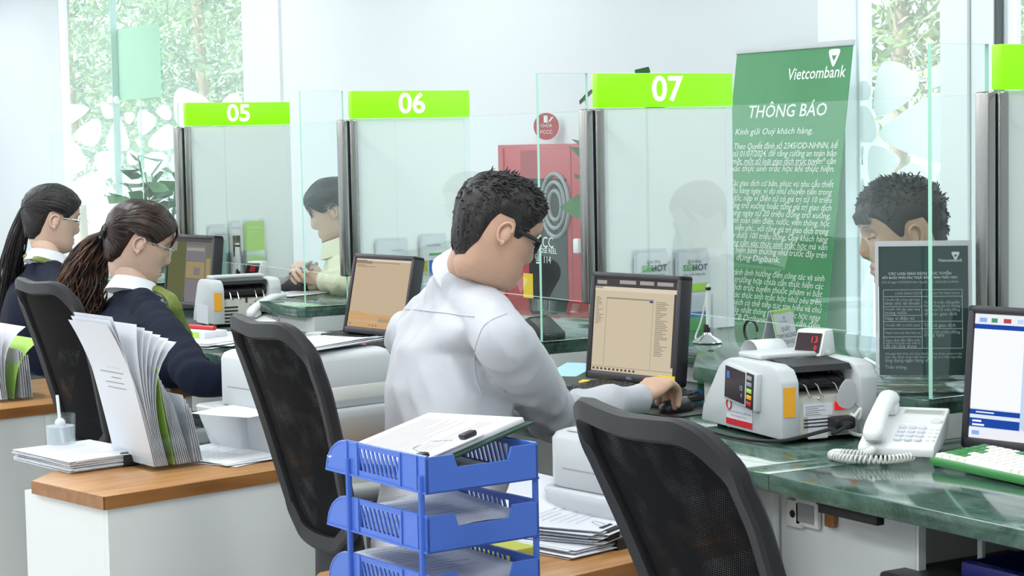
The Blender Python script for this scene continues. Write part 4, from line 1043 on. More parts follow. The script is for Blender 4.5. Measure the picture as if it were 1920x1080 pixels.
def papers():
    p = onz(170, 872, ZR); paper_stack('thick white paper stack with black binder clip on the left side table', (p.x - .07, p.y + .0, ZR), 100, 26, .22, .30, .0011, .005, .004, clips=((.055, -.148, -90),), seed=4)
    p = onz(425, 855, ZR); g = 'loose papers on the left side table'
    paper_stack('flat spread of loose papers right of the clear leaflet rack', (p.x, p.y, ZR), 108, 4, .21, .297, .0012, .02, .003, seed=9, name='loose_papers')
    p = onz(640, 672, .92); paper_stack('white sheets fanned on top of the printer behind the white shirt', (-4.66, 2.18, .65 + .262), 25, 5, .21, .297, .002, .012, .006, curl=.006, seed=3)
    p = onz(405, 640, ZD); paper_stack('wide pile of white papers on the desk before the brown-haired teller', (p.x, p.y, ZD), 30, 8, .30, .36, .0014, .015, .004, seed=6)
    p = onz(970, 765, ZD); loose('single white sheet sticking out under the arm of the white-shirted teller', (p.x, p.y + .05, ZD + .001), 35)
    p = onz(1083, 705, ZD + .02); loose('light blue patterned card leaning on the black keyboard before the yellow pads', (p.x - .03, p.y + .0, ZD + .034), 30, .10, .14, 'lblue', .002, tilt=(8, 0))
    # clipped bundles by the blue trays
    p = onz(1040, 1010, ZR); paper_stack('thick clipped bundle of curling papers behind the blue trays', (p.x - .02, p.y + .02, ZR + .016), 118, 20, .22, .31, .0013, .008, .006, curl=.05, clips=((.02, -.155, -90), (-.07, -.155, -90)), seed=11)
    paper_stack('lower clipped paper bundle beneath the curling bundle by the blue trays', (p.x - .0, p.y - .0, ZR), 104, 11, .23, .32, .0013, .006, .002, clips=((.02, -.16, -90),), seed=12, text=False)
    mb = MB(); vs, fs = sheet(.20, .24, .004, .0, 6, 2); mb.add(vs, fs); o = mb.build('paper_sheet', 'paper'); q = onz(470, 768, .765); o.location = (q.x, q.y, .763); o.rotation_euler = (0, 0, R_(25)); tag(o, 'white sheet lying out of the printer tray beside the left side table', 'paper')
    # support for that sheet: the printer's open front tray
    q = onz(475, 800, .70)
    t = thing('open_paper_tray', 'grey tapered paper tray box below the white sheet by the printer', 'tray', (q.x - .01, q.y + .02, .651), R_(10))
    def ring(z, g): return [V((x, y, z)) for x, y in rrect(-.12 + g, -.13 + g, .12 - g, .13 - g, .025)]
    MB().rings([ring(0, .028), ring(.09, .004), ring(.105, 0), ring(.110, .004)]).build('tray_body', 'lgrey_pl', t)
papers()

# ------------------------------------------------------------------ blue letter trays
def trays():
    c = onz(800, 918, .866)                        # near lower corner of the top tray
    L, D, Ht = .335, .228, .062
    lv = [.657, .757, .857]
    base = V((c.x, c.y, 0)); rz = R_(4)
    t = thing('letter_tray_rack', 'bright blue three-tier plastic letter tray rack in the foreground', 'letter tray', (c.x, c.y, .651), rz)
    # local: x from -L (open rounded front) to 0 (back wall at the near corner), y from 0 to D
    for k, z in enumerate(lv):
        z = z - .651
        tr = MB()
        tr.box((-L, .003, z), (0, D - .003, z + .003)); tray = tr.build('tray', 'blue', t)
        for y0 in (0, D - .004):
            # side wall with rounded front end and a bank of slanted slots
            def wall(x0, x1, z0, z1): 
                mb.box((x0, y0, z + z0), (x1, y0 + .004, z + z1))
            mb = MB()
            arc = [(-L + .07 - .07 * math.cos(a), z + (Ht - .004) * math.sin(a)) for a in [i * math.pi / 2 / 8 for i in range(9)]]
            mb.prism([(-L, z)] + arc[1:] + [(-L + .07, z)], y0, y0 + .004, 'y')
            sx0, sx1 = -L + .115, -.085
            wall(-L + .07, sx0, 0, Ht); wall(sx1, 0, 0, Ht); wall(sx0, sx1, 0, .013); wall(sx0, sx1, Ht - .010, Ht)
            n = 8
            for i in range(n + 1):
                x = sx0 + (sx1 - sx0 - .018) * i / n - .004
                q = [(x, z + Ht - .010), (x + .006, z + Ht - .010), (x + .022, z + .013), (x + .016, z + .013)]
                q = [(min(max(a, sx0), sx1), b) for a, b in q]
                mb.prism(q, y0 + .0004, y0 + .0036, 'y')
            mb.build('side_wall', 'blue', tray)
            mb = MB(); yo = y0 - .0025 if y0 == 0 else y0 + .004
            for x in (-L + .075, -L + .11, -.082, -.03): mb.box((x - .003, yo, z), (x + .003, yo + .0026, z + Ht))
            mb.tube([(-L, y0 + .002, z + .002)] + [(a, y0 + .002, b) for a, b in arc[1:]] + [(0, y0 + .002, z + Ht)], .0032, 6)
            mb.box((-L, yo, z), (0, yo + .0026, z + .004)); mb.build('wall_rib', 'blue', tray)
        # back wall with the cut-out
        MB().prism([(0, z), (0, z + Ht), (.055, z + Ht), (.062, z + Ht - .022), (D - .062, z + Ht - .022), (D - .055, z + Ht), (D, z + Ht), (D, z)], -.004, 0, 'x').build('end_wall', 'blue', tray)
    for x, y in ((-L + .082, -.002), (-.014, -.002), (-.012, D + .002), (-L + .082, D + .002)):
        mb = MB(); mb.tube([(x, y, 0), (x, y, lv[2] - .651 + .03)], .0065, 8, flat=.7); mb.build('riser_post', 'blue', t)
    M4 = Matrix.Translation((c.x, c.y, .651)) @ Matrix.Rotation(rz, 4, 'Z')
    def on(x, y, z): return M4 @ V((x, y, z - .651))
    # clipboard on the top tray, propped on the far wall
    p = on(-.19, .125, lv[2] + .048); t2 = thing('clipboard', 'dark green clipboard holding printed sheets on the top blue tray', 'clipboard', p, rz + R_(4))
    T = Matrix.Rotation(R_(13), 4, 'X') @ Matrix.Rotation(R_(-4), 4, 'Y')
    mb = MB(); mb.T = T; mb.rbox((-.155, -.12, 0), (.150, .13, .006), .003); mb.build('board', mat('green_board', (.012, .045, .03), .3), t2)
    mb = MB(); mb.T = T; mb.rbox((-.15, -.118, .006), (.135, .120, .016), .002); mb.build('paper_pad', 'paper', t2)
    mb = MB(); mb.T = T @ Matrix.Translation((0, 0, .0163)); r = random.Random(5)
    for i in range(17): 
        x = -.115 + i * .0125
        mb.box((x, -.075 + r.uniform(0, .01), 0), (x + .0018, .085 - (r.uniform(.0, .1) if r.random() < .4 else 0), .0002))
    o = mb.build('print_lines', 'ink', t2); o['kind'] = 'stuff'
    mb = MB(); mb.T = T @ Matrix.Translation((.128, -.05, .016)); mb.rbox((-.012, -.055, 0), (.016, .075, .004), .002); mb.build('clip_plate', 'paper', t2); mb = MB(); mb.T = T @ Matrix.Translation((.128, -.05, .016)); mb.rbox((-.010, .035, .004), (.010, .065, .014), .004); mb.build('clip_jaw', 'black', t2); mb = MB(); mb.T = T @ Matrix.Translation((.128, -.05, .016)); mb.rbox((-.012, -.062, .0), (.012, -.042, .012), .004); mb.build('clip_jaw', 'black', t2)
    mb = MB(); mb.T = T @ Matrix.Translation((.128, -.05, .018)); mb.tube([(-.01, -.035, 0), (-.055, -.03, .006), (-.06, 0, .008), (-.02, .03, .002)], .0015, 5); mb.build('clip_wire', 'chrome', t2)
    for k, (nm, lab) in enumerate((('paper_stack', 'curling white papers in the lowest blue tray'), ('paper_stack', 'white papers with curled corners in the middle blue tray'))):
        q = on(-.17, .114, lv[k] + .006); paper_stack(lab, q, math.degrees(rz) + 90 + k, 7, .20, .30, .0018, .0035, .026 if k else .034, curl=.02, seed=20 + k)
    q = on(-.16, .115, lv[2] + .005); paper_stack('papers lying under the clipboard in the top blue tray', q, math.degrees(rz) + 90, 5, .20, .30, .0016, .003, .003, seed=31, text=False)
    # olive folder standing behind the rack
    q = on(-.275, .33, .651)
    o = MB().rbox((-.055, -.05, 0), (.055, .05, .03), .002).build('folder', 'olive'); o.location = (q.x, q.y, .653); o.rotation_euler = (0, 0, R_(8))
    tag(o, 'olive green folder lying on the table behind the blue letter trays', 'folder')
trays()

# ------------------------------------------------------------------ clear racks with leaflets
def rack(label, loc, rz, big):
    t = thing('leaflet_rack', label, 'leaflet rack', loc, R_(rz), 'clear racks with papers')
    # local x: thickness direction (front at +x), y: width, leaning back a little
    w = .115
    def pocket(x, z0, z1, y0, y1):
        mb = MB(); mb.box((x, y0, z0), (x + .003, y1, z1)); mb.build('clear_panel', 'acryl', t)
    mb = MB(); mb.box((-.09, -w, 0), (.10, w, .004)); mb.build('clear_base', 'acryl', t)
    hs = (.26, .20, .15, .09) if big else (.16, .13, .10, .07)
    for i, h in enumerate(hs): pocket(-.085 + .05 * i, .004, h, -w, w)
    for y in (-w, w - .003):
        mb = MB(); mb.prism([(-.085, .004), (.10, .004), (.10, .05), (-.05, hs[0] * .8), (-.085, hs[0])], y, y + .003, 'y'); mb.build('clear_side', 'acryl', t)
    r = random.Random(3)
    def leaf(x, z, h, hw, m, bend, lean, name='leaflet', n=10, yo=0):
        mb = MB(); vs = []; fs = []
        for i in range(n + 1):
            f = i / n; xx = x - lean * f - bend * f ** 3; zz = z + h * f - abs(bend) * .25 * f ** 4
            for y in (-hw + yo, hw + yo): vs += [(xx, y, zz), (xx + .0012, y, zz)]
        for i in range(n):
            a = 4 * i; fs += [(a, a + 2, a + 6, a + 4), (a + 1, a + 5, a + 7, a + 3), (a, a + 4, a + 5, a + 1), (a + 2, a + 3, a + 7, a + 6)]
        fs += [(0, 1, 3, 2), (4 * n, 4 * n + 2, 4 * n + 3, 4 * n + 1)]
        mb.add(vs, fs, 0, True); return mb.build(name, m, t)
    if big:
        for i in range(9): leaf(-.078 + .0045 * i, .01, .38 - .006 * i, .105, 'paper' if i % 2 else 'paper2', .015 + .012 * i * (1 if i < 3 else -1.4), .085)
        mb = MB(); 
        for j in range(5):
            f = .50 + j * .035; xx = -.078 - .085 * f - .015 * f ** 3 - .0012; zz = .01 + .38 * f
            mb.box((xx, -.055 + r.uniform(-.01, .02), zz), (xx + .0006, .03 + r.uniform(-.03, .04), zz + .002))
        o = mb.build('print_lines', 'ink', t); o['kind'] = 'stuff'
        leaf(-.02, .008, .245, .10, 'lime', -.01, .05)
        for i in range(7): leaf(-.012 + .006 * i, .008, .225 - .012 * i, .10, 'paper' if i % 2 else 'paper2', 0, .045)
        for i in range(4): leaf(.04 + .007 * i, .008, .17 - .012 * i, .095, 'paper' if i % 2 else 'paper2', 0, .03)
    else:
        for i in range(4): leaf(-.07 + .006 * i, .008, .25, .10, 'paper', .05 - .05 * i, .03)
        leaf(-.03, .008, .20, .10, 'lime', -.08, -.02)
        for i in range(5): leaf(.0 + .008 * i, .008, .155 - .005 * i, .10, 'paper' if i % 2 else 'paper2', 0, .01)
p = onz(292, 872, .651); rack('clear rack crammed with tall curling papers on the left side table', (p.x - .03, p.y + .03, .651), 97, True)
p = onz(12, 748, .651); rack('clear rack with a lime leaflet at the left edge of the picture', (p.x - .03, p.y + .02, .651), 97, False)

def cup():
    p = onz(115, 852, .651); t = thing('glass_cup', 'clear drinking glass of water with a white straw on the left side table', 'glass', (p.x, p.y, .651))
    MB().lathe([(.036, 0), (.037, .004), (.040, .105), (.0375, .105), (.035, .006), (.0001, .006)], n=24).build('tumbler', 'acryl', t)
    MB().lathe([(.0345, .007), (.0365, .075), (.0001, .0755)], n=24).build('water', mixmat('water', (.93, .96, .97), (.85, .9, .95), .35, kind='diffuse', fresnel=False), t)
    MB().tube([(.012, .005, .01), (.0, .0, .08), (-.004, -.004, .155)], .0042, 8).build('straw', 'white_pl', t)
    mb = MB(); mb.ball((0, 0, .082), .014, n=8); mb.build('ice', 'paper', t)
cup()

# ------------------------------------------------------------------ things on the ledge
def acrylic_sign():
    a, b = onz(1640, 738, ZL), onz(1815, 738, ZL)
    q0 = V((a.x + .0, a.y + .015, ZL)); rz = R_(47)
    w = .215; d = math.hypot(b.x - a.x, b.y - a.y)
    w = d * .96
    rz = math.atan2(b.y - a.y, b.x - a.x)
    h = .30
    t = thing('acrylic_notice_stand', 'dark green printed notice in a clear acrylic stand on the ledge', 'notice stand', q0, rz)
    T = frame((0, 0, .028), (1, 0, 0), (0, .10, 1))
    mb = MB(); mb.T = T; mb.box((-.008, 0, -.004), (w + .008, h + .012, -.0015)); mb.box((-.008, 0, .0015), (w + .008, h + .012, .004)); mb.build('clear_sleeve', 'acryl', t)
    mb = MB(); mb.T = T; mb.box((0, .012, -.0012), (w, h, .0010)); c = mb.build('card', 'dgreen', t)
    mb = MB(); mb.T = T
    for x0, y0, x1, y1 in ((-.008, h, w + .008, h + .012), (-.008, 0, -.001, h), (w + .001, 0, w + .008, h)): mb.box((x0, y0, -.0042), (x1, y1, .0043))
    mb.build('sleeve_edge', mixmat('acrylic_edge', (.9, .92, .94), (.85, .88, .92), .55, kind='diffuse', fresnel=False), t)
    for i, (y, z, dd) in enumerate(((-.055, 0, .05), (-.035, .014, .04), (-.02, .027, .03))):
        mb = MB(); mb.rbox((-.012, y, z), (w + .012, y + dd + .03, z + .012), .004); mb.build('clear_foot', 'acryl', t)
    F = lambda x, y: T @ Matrix.Translation((x * w, h - y * h, .0046))
    def ft(mb, b, x, y, wf, mx, al='CENTER', bold=0.004):
        sc_ = min(mx, wf * w / max(1e-6, text_w(b, al, bold))); mb.text(b, sc_, F(x, y), al, bold=bold)
    mb = MB(); vlogo(mb, F(.86, .075), .018); ft(mb, 'Vietcombank', .80, .108, .27, .02, bold=.01); mb.build('logo', 'txtg', c)
    mb = MB(); ft(mb, 'CÁC LOẠI GIAO DỊCH TRỰC TUYẾN', .46, .205, .70, .02, bold=.01); ft(mb, 'BẮT BUỘC PHẢI XÁC THỰC BẰNG SINH TRẮC HỌC', .46, .235, .84, .02, bold=.01); mb.build('headline', 'txtg', c)
    mb = MB(); ft(mb, '(Kể từ ngày 01/07/2024 theo Quyết định 2345/QĐ-NHNN)', .46, .268, .86, .02); mb.build('subtitle', 'txtd', c)
    mb = MB(); mb.T = T
    def ln(x0, y0, x1, y1, k=.0007): mb.box((x0 * w - k, h - y1 * h - k, .0046), (x1 * w + k, h - y0 * h + k, .0049))
    for y in (.325, .375, .45, .515, .56, .615, .675, .76): ln(.05, y, .48 if .4 < y < .7 else .93, y)
    for x in (.05, .48, .93): ln(x, .325, x, .76)
    ln(.48, .56, .93, .56); ln(.48, .615, .93, .615)
    o = mb.build('table_rules', 'txtd', c); o['kind'] = 'stuff'
    mb = MB(); s = .0105
    for x, y, b_ in ((.18, .352, 'LOẠI GIAO DỊCH'), (.60, .352, 'GIÁ TRỊ GIAO DỊCH')): ft(mb, b_, x, y, .30, s, 'LEFT')
    for y, b_ in ((.398, 'Chuyển tiền trong ngân hàng'), (.425, 'khác chủ tài khoản'), (.47, 'Chuyển tiền liên ngân hàng'), (.495, 'trong nước'), (.538, 'Nạp ví điện tử'), (.588, 'Chuyển tiền ra nước ngoài'), (.645, 'Thanh toán hóa đơn dịch vụ'), (.70, 'Giao dịch lần đầu trên'), (.722, 'thiết bị mới hoặc trên thiết bị'), (.745, 'đã cài ứng dụng')): ft(mb, b_, .065, y, .39, s, 'LEFT')
    for y, b_ in ((.42, 'Trên 10 triệu đồng/lần'), (.445, 'hoặc tổng giá trị trong'), (.475, 'ngày vượt 20 triệu đồng'), (.505, 'cho các giao dịch'), (.59, 'Tất cả giao dịch'), (.64, 'Trên 100 triệu đồng'), (.66, 'trong ngày')): ft(mb, b_, .50, y, .40, s, 'LEFT')
    for y, b_ in ((.80, 'Các giao dịch khác của Quý khách không thuộc phạm vi nêu'), (.825, 'trên vẫn được thực hiện bình thường như hiện nay trên'), (.85, 'ứng dụng ngân hàng số.'), (.90, 'Trân trọng.')): ft(mb, b_, .06, y, .86, s, 'LEFT')
    mb.build('table_text', 'txtd', c)
acrylic_sign()

def tent_card():
    a, b = onz(1462, 666, ZL), onz(1507, 657, ZL)
    rz = math.atan2(b.y - a.y, b.x - a.x); w = math.hypot(b.x - a.x, b.y - a.y); w = min(w, .11); h = .118
    k = (b - a).normalized() * w
    t = thing('counter_closed_card', 'small white and lime tent card reading QUẦY TẠM NGỪNG DỊCH VỤ', 'tent card', (a.x, a.y, ZL), rz)
    for s in (-1, 1):
        T = frame((0, .03 + s * .03, 0), (1, 0, 0), (0, -s * .028, h * 1.02))
        mb = MB(); mb.T = T; mb.box((0, 0, -.001), (w, h, .001)); p = mb.build('card_face', 'paper', t)
        if s < 0:
            F = lambda x, y: T @ Matrix.Translation((x * w, y * h, .0014))
            mb = MB(); mb.T = T; mb.box((0, h * .93, .0011), (w, h * 1.0, .0014)); mb.box((0, 0, .0011), (w * .06, h, .0014)); mb.build('lime_edge', 'lime', p)
            mb = MB(); mb.text('QUẦY', .017, F(.52, .55)).text('TẠM NGỪNG', .017, F(.52, .40)).text('DỊCH VỤ', .017, F(.52, .25)); mb.build('wording', 'dink', p)
            mb = MB(); vlogo(mb, F(.55, .80), .010); mb.text('Vietcombank', .008, F(.50, .73)); mb.build('logo', 'mgrey', p)
            mb = MB(); mb.text('Xin cảm ơn', .010, F(.5, .08)); mb.build('footer', 'green', p)
tent_card()

def pen_stand(label, px, py, z, rz=0, blue=True, s=1.0):
    p = onz(px, py, z); t = thing('pen_stand', label, 'pen stand', (p.x, p.y, z), R_(rz), 'white pen stands on the ledge')
    MB().lathe([(.04, 0), (.043, .003), (.038, .009), (.014, .022), (.010, .030)], n=24).build('dome_base', 'chrome' if blue else 'white_pl', t)
    MB().rbox((-.009, -.006, .02), (.009, .006, .055), .003).build('socket', 'black', t)
    for i in (-1, 1):
        if blue and i < 0: continue
        mb = MB(); mb.tube([(i * .0045, 0, .045), (i * .005, 0, .12), (i * .0055, 0, .165)], [.006, .0075, .0055], 10); pn = mb.build('pen', 'white_pl', t)
        mb = MB(); mb.tube([(i * .0055, 0, .150), (i * .0055, 0, .158)], .0079, 8); mb.build('pen_ring', 'black', pn)
    mb = MB(); mb.tube(spline([(-.03, -.01, .008), (-.035, -.005, .02), (-.02, 0, .06), (0, .006, .15), (.004, .004, .166)], 8), .0026, 7); mb.build('tether', 'white_pl', t)
    return t
pen_stand('white pen in a chrome dome stand right of the beige-screened monitor', 1326, 643, ZL, 20)
pen_stand('pair of white pens in a stand before the lime leaflet holder', 447, 528, ZL, 20, False)

def holder(label, k, y, w, h, kind, zoff=.0, group='leaflet holders on the frosted panels'):
    """leaflet holder fixed on the frosted panel of divider k, facing +x"""
    t = thing('leaflet_holder', label, 'leaflet holder', (XS[k] + .0065, y, ZL + zoff), 0, group)
    T = frame((.004, 0, 0), (0, 1, 0), (0, 0, 1))
    mb = MB(); mb.T = T; mb.box((-w / 2 - .006, 0, -.003), (w / 2 + .006, h + .01, 0)); mb.build('back_plate', 'acryl', t)
    mb = MB(); mb.T = T; mb.box((-w / 2 - .006, 0, .022), (w / 2 + .006, h * .45, .0245)); mb.box((-w / 2 - .006, 0, 0), (w / 2 + .006, .003, .0245)); mb.box((-w / 2 - .006, 0, 0), (-w / 2 - .003, h * .45, .0245)); mb.box((w / 2 + .003, 0, 0), (w / 2 + .006, h * .45, .0245)); mb.build('pocket', 'acryl', t)
    F = lambda x, y_, d=.0175: T @ Matrix.Translation((x * w, y_ * h, d))
    def rect(x0, y0, x1, y1, m, nm, d=.0165):
        mb = MB(); mb.T = T; mb.box((x0 * w, y0 * h, d), (x1 * w, y1 * h, d + .0006)); return mb.build(nm, m, lf)
    for i in range(3):
        mb = MB(); mb.T = T; mb.box((-w / 2 + .003 * i, .004, .003 + .004 * i), (w / 2 - .004 + .002 * i, h - .006 * (2 - i), .0065 + .004 * i)); lf = mb.build('leaflet', 'lime' if kind == 'lime' else 'paper', t)
    if kind == 'hot':
        rect(-.45, .0, .46, .17, 'green', 'green_block'); rect(-.46, .17, .46, .24, 'bluepr', 'blue_strip'); rect(-.42, .50, .45, .60, 'lime', 'lime_band')
        mb = MB(); mb.text('SIÊU', .026, F(-.13, .80), bold=.012); mb.build('lime_word', 'green', lf)
        mb = MB(); mb.text('HOT', .026, F(.20, .80), bold=.012).text('Quà tặng', .013, F(.02, .885)).text('Duy nhất tháng này', .010, F(.02, .72)); mb.build('dark_words', 'dink', lf)
    elif kind == 'lime':
        rect(-.5, .0, .5, .42, 'paper', 'white_half'); rect(-.48, .15, .45, .36, 'lime', 'lime_block', .0172)
        mb = MB(); mb.text('Vietcombank', .012, F(0, .88)).text('ưu đãi thẻ mới', .009, F(0, .80)); mb.build('white_words', 'txt', lf)
    elif kind == 'photo':
        rect(-.3, .35, .45, .75, mat('photo_brown', (.25, .2, .12), .5, col2=(.05, .06, .05), vscale=40), 'picture'); mb = MB(); mb.text('Vietcombank', .009, F(.0, .9)); mb.build('words', 'mgrey', lf)
    elif kind == 'cards':
        for i, m in enumerate(('olive', 'bluepr', 'yellow', 'green')): rect(-.42 + .22 * i, .38, -.28 + .22 * i, .62, m, 'picture')
        rect(-.45, .0, .46, .16, 'green', 'green_block'); rect(-.2, .70, .4, .73, 'green', 'strap_line')
        mb = MB(); mb.text('Vietcombank', .012, F(-.05, .86)); mb.build('words', 'mgrey', lf)
    elif kind == 'teal':
        rect(-.5, .0, .48, .72, mat('teal_leaflet', (.36, .60, .52), .6), 'teal_block'); mb = MB(); mb.text('Vietcombank', .010, F(.15, .84)); mb.build('words', 'mgrey', lf)
def holders():
    yy = lambda px, k: onx(px, 530, XS[k] + .01).y
    def put(label, k, px0, px1, ptop, kind, zoff=0.0):
        y0, y1 = yy(px0, k), yy(px1, k); h = onx((px0 + px1) / 2, ptop, XS[k] + .01).z - ZL - zoff
        holder(label, k, (y0 + y1) / 2, y1 - y0 - .012, h - .01, kind, zoff)
    put('left of two leaflet holders reading SIÊU HOT behind the beige-screened monitor', 7, 1185, 1251, 466, 'hot')
    put('right of two leaflet holders reading SIÊU HOT, beside the white pen', 7, 1262, 1327, 466, 'hot')
    put('pale teal leaflet holder behind the tan-screened monitor', 6, 702, 765, 445, 'teal')
    put('leaflet holder with a row of little card pictures near the white-shirted head', 6, 785, 838, 437, 'cards')
    put('lime and white leaflet holder under the 05 sign', 5, 458, 498, 410, 'lime', .02)
    put('leaflet holder with small brown photo left of the lime leaflet', 5, 430, 453, 413, 'photo', .02)
    put('pale teal leaflet holder right beside the dim-screened monitor', 5, 390, 426, 420, 'teal', .02)
holders()

# ------------------------------------------------------------------ small desk things
def small():
    p = onz(1329, 722, ZD + .0); 
    t = thing('card_box', 'small blue and green box between monitor and big bill counter', 'box', (p.x - .01, p.y + .04, ZD), R_(25))
    MB().rbox((-.05, -.03, 0), (.05, .03, .028), .003).build('green_half', 'green', t); MB().rbox((-.05, -.03, .0285), (.05, .03, .052), .003).build('blue_half', 'bluepr', t)
    p = onz(1303, 740, ZD + .01); o = MB().rbox((-.012, -.02, 0), (.012, .02, .022), .005, 3).build('ink_pad', 'bluepr'); o.location = (p.x, p.y, ZD); tag(o, 'tiny blue ink pad behind the hand on the mouse', 'ink pad')
    # computer mouse and pad under the hand
    p = onz(1262, 768, ZD); o = MB().rbox((-.12, -.10, 0), (.12, .10, .003), .002).build('mouse_pad', 'black'); o.location = (p.x, p.y - .0, ZD + .0005); o.rotation_euler = (0, 0, R_(5)); tag(o, 'black mouse pad under the hand of the white-shirted teller', 'mouse pad')
    p = MOUSE; t = thing('computer_mouse', 'black computer mouse under the hand of the white-shirted teller', 'mouse', (p.x, p.y, ZD + .0036), R_(10))
    mb = MB(); mb.rings([[V((.03 * g * math.cos(a), .055 * g * math.sin(a), z)) for a in [2 * math.pi * i / 18 for i in range(18)]] for z, g in ((0, .95), (.006, 1), (.018, .95), (.028, .7), (.032, .35))]); mb.build('shell', 'black', t)
    mb = MB(); mb.tube(spline([(0, .053, .006), (.0, .10, .004), (-.05, .16, .004), (-.05, .22, .006)], 6), .0022, 6); mb.build('cable', 'black', t)
    mb = MB(); mb.rbox((-.003, .02, .025), (.003, .038, .033), .002); mb.build('scroll_wheel', 'mgrey', t)
    # pads of yellow notes
    for i, px in enumerate((1075, 1092)):
        p = onz(px, 690, ZD + .07); o = MB().rbox((-.022, -.02, 0), (.022, .02, .03), .002).build('note_pad', 'yellow'); o.location = (p.x - .02 + i * .0, p.y + .06, ZD + .0005); o.rotation_euler = (0, 0, R_(40))
        tag(o, ('left' if i == 0 else 'right') + ' of two yellow note pads by the beige-screened monitor', 'note pad', 'yellow note pads')
    # red stapler, tape dispenser near the printer
    p = onz(684, 668, .80); t = thing('stapler', 'small upright red stapler before the tan-screened monitor', 'stapler', (p.x - .03, p.y, ZD), R_(50))
    MB().rbox((-.022, -.018, 0), (.022, .018, .012), .004).build('base', 'redpl', t); MB().rbox((-.02, -.014, .014), (.02, .014, .075), .006).build('arm', 'redpl', t)
    t = thing('tape_dispenser', 'red and clear tape dispenser at the back of the white shirt', 'tape dispenser', (p.x + .07, p.y - .06, ZD), R_(10))
    MB().rbox((-.05, -.02, 0), (.06, .02, .04), .008).build('holder', 'redpl', t)
    mb = MB(); mb.T = Matrix.Translation((0, 0, .055)) @ Matrix.Rotation(math.pi / 2, 4, 'X'); mb.lathe([(.018, -.012), (.036, -.012), (.036, .012), (.018, .012)], n=20); mb.build('tape_roll', 'pink', t)
    # tissue and tea boxes by the far phone
    p = onz(560, 612, ZD); t = thing('tissue_box', 'white and lime carton behind the far telephone', 'carton', (p.x, p.y + .02, ZD), R_(28))
    MB().rbox((-.07, -.05, 0), (.07, .05, .05), .003).build('carton', 'paper', t); MB().box((.0701, -.03, .004), (.0706, .035, .046)).build('lime_panel', 'lime', t); MB().box((-.02, -.0506, .004), (.02, -.0501, .046)).build('lime_panel', 'lime', t)
    p = onz(585, 636, ZD); o = MB().rbox((-.04, -.03, 0), (.04, .03, .022), .003).build('paper_box', 'lgrey_pl'); o.location = (p.x, p.y + .03, ZD); o.rotation_euler = (0, 0, R_(20)); tag(o, 'low pale box left of the tan-screened monitor', 'box')
    p = onz(352, 640, ZD); t = thing('stamp_tray', 'lime and white tray beside the cheek of the brown-haired teller', 'tray', (p.x - .03, p.y + .06, ZD), R_(15))
    MB().rbox((-.07, -.05, 0), (.09, .05, .035), .004).build('tray_body', 'paper', t); MB().box((-.05, -.0506, .004), (.06, -.0502, .032)).build('lime_panel', 'lime', t)
    MB().tube([(-.06, 0, .043), (.07, .01, .043)], [.008, .008], 10).build('red_marker', 'redpl', t)
    # POS-like dark wedge devices on the ledge
    for px, py, k, lab in ((985, 640, 7, 'dark wedge card reader on the ledge in front of the red cabinet'), (545, 548, 6, 'dark wedge card reader on the ledge by the far bill counter')):
        p = onz(px, py, ZL); t = thing('card_reader', lab, 'card reader', (p.x - .05, p.y + .06, ZL), R_(20), 'dark wedge card readers')
        MB().prism([(-.08, 0), (.08, 0), (.08, .02), (.02, .065), (-.08, .02)], -.05, .05, 'y', bev=.004).build('casing', 'black', t)
        MB().prism([(-.082, .021), (.018, .066), (.018, .068), (-.082, .023)], -.045, .045, 'y').build('screen', 'mgrey', t)
    # cables beside the acrylic stand
    p = onz(1625, 712, ZL); mb = MB(); mb.tube(spline([(p.x - .12, p.y + .1, ZL + .03), (p.x - .02, p.y + .02, ZL + .045), (p.x + .04, p.y + .03, ZL + .02), (p.x, p.y + .05, ZL + .006), (p.x - .1, p.y + .12, ZL + .006)], 8), .004, 7); tag(mb.build('white_cable', 'white_pl'), 'looped white cable on the ledge left of the dark green notice', 'cable')
    # black eyelet cable behind the curled slip
    p = onz(1408, 634, ZL + .02); mb = MB(); mb.tube([(p.x + .03 * math.cos(a), p.y, ZL + .04 + .03 * math.sin(a)) for a in [i * math.pi / 8 for i in range(15)]] + [(p.x + .10, p.y, ZL + .012)], .004, 7); tag(mb.build('black_cable', 'black'), 'black looped cable behind the curled paper slip', 'cable')
    # under the desk on the right
    a = onz(1480, 955, ZD - .09); y = YD + .098
    for i, (px, w, m) in enumerate(((1495, .05, 'offwhite'), (1520, .07, 'offwhite'), (1562, .03, 'woodedge'))):
        p = ony(px, 962, y); t = thing('wall_socket', ('square cream socket box with a black hole under the desk', 'cream framed socket plate under the desk', 'small wooden block under the desk at the cable end')[i], 'socket', (p.x, y, p.z))
        MB().rbox((-w / 2, -.012, -.028), (w / 2, .0, .028), .004).build('plate', m, t)
        if i == 0:
            mb = MB(); mb.T = Matrix.Rotation(math.pi / 2, 4, 'X'); mb.lathe([(.008, .011), (.008, .0135)], n=12); mb.build('hole', 'black', t)
        elif i == 1: MB().box((-w * .36, -.0135, -.019), (w * .36, -.0118, .019)).build('socket_face', 'mgrey', t)
    p = ony(1540, 950, y - .005); q = ony(1562, 962, y - .005); mb = MB(); mb.tube(spline([p, p.lerp(q, .5) + V((0, -.015, .012)), q], 6), .004, 6); r_ = ony(1522, 932, y - .02); mb.tube(spline([p, r_], 4), .003, 6); tag(mb.build('black_cable', 'black'), 'short black cable plugged in under the desk edge', 'cable')
    p = ony(1845, 1060, YD + .16)
    t = thing('storage_crate', 'dark blue plastic crate on the floor under the right desk', 'crate', (p.x + .17, YD + .24, 0), R_(0))
    h = p.z + .015
    mb = MB(); mb.rings([[V((x * g, y_ * g, z)) for x, y_ in ((-.17, -.12), (.17, -.12), (.17, .12), (-.17, .12))] for z, g in ((0, .88), (h, 1.0), (h, .96), (.02, .84))], cap=True); mb.build('crate_body', 'dblue', t)
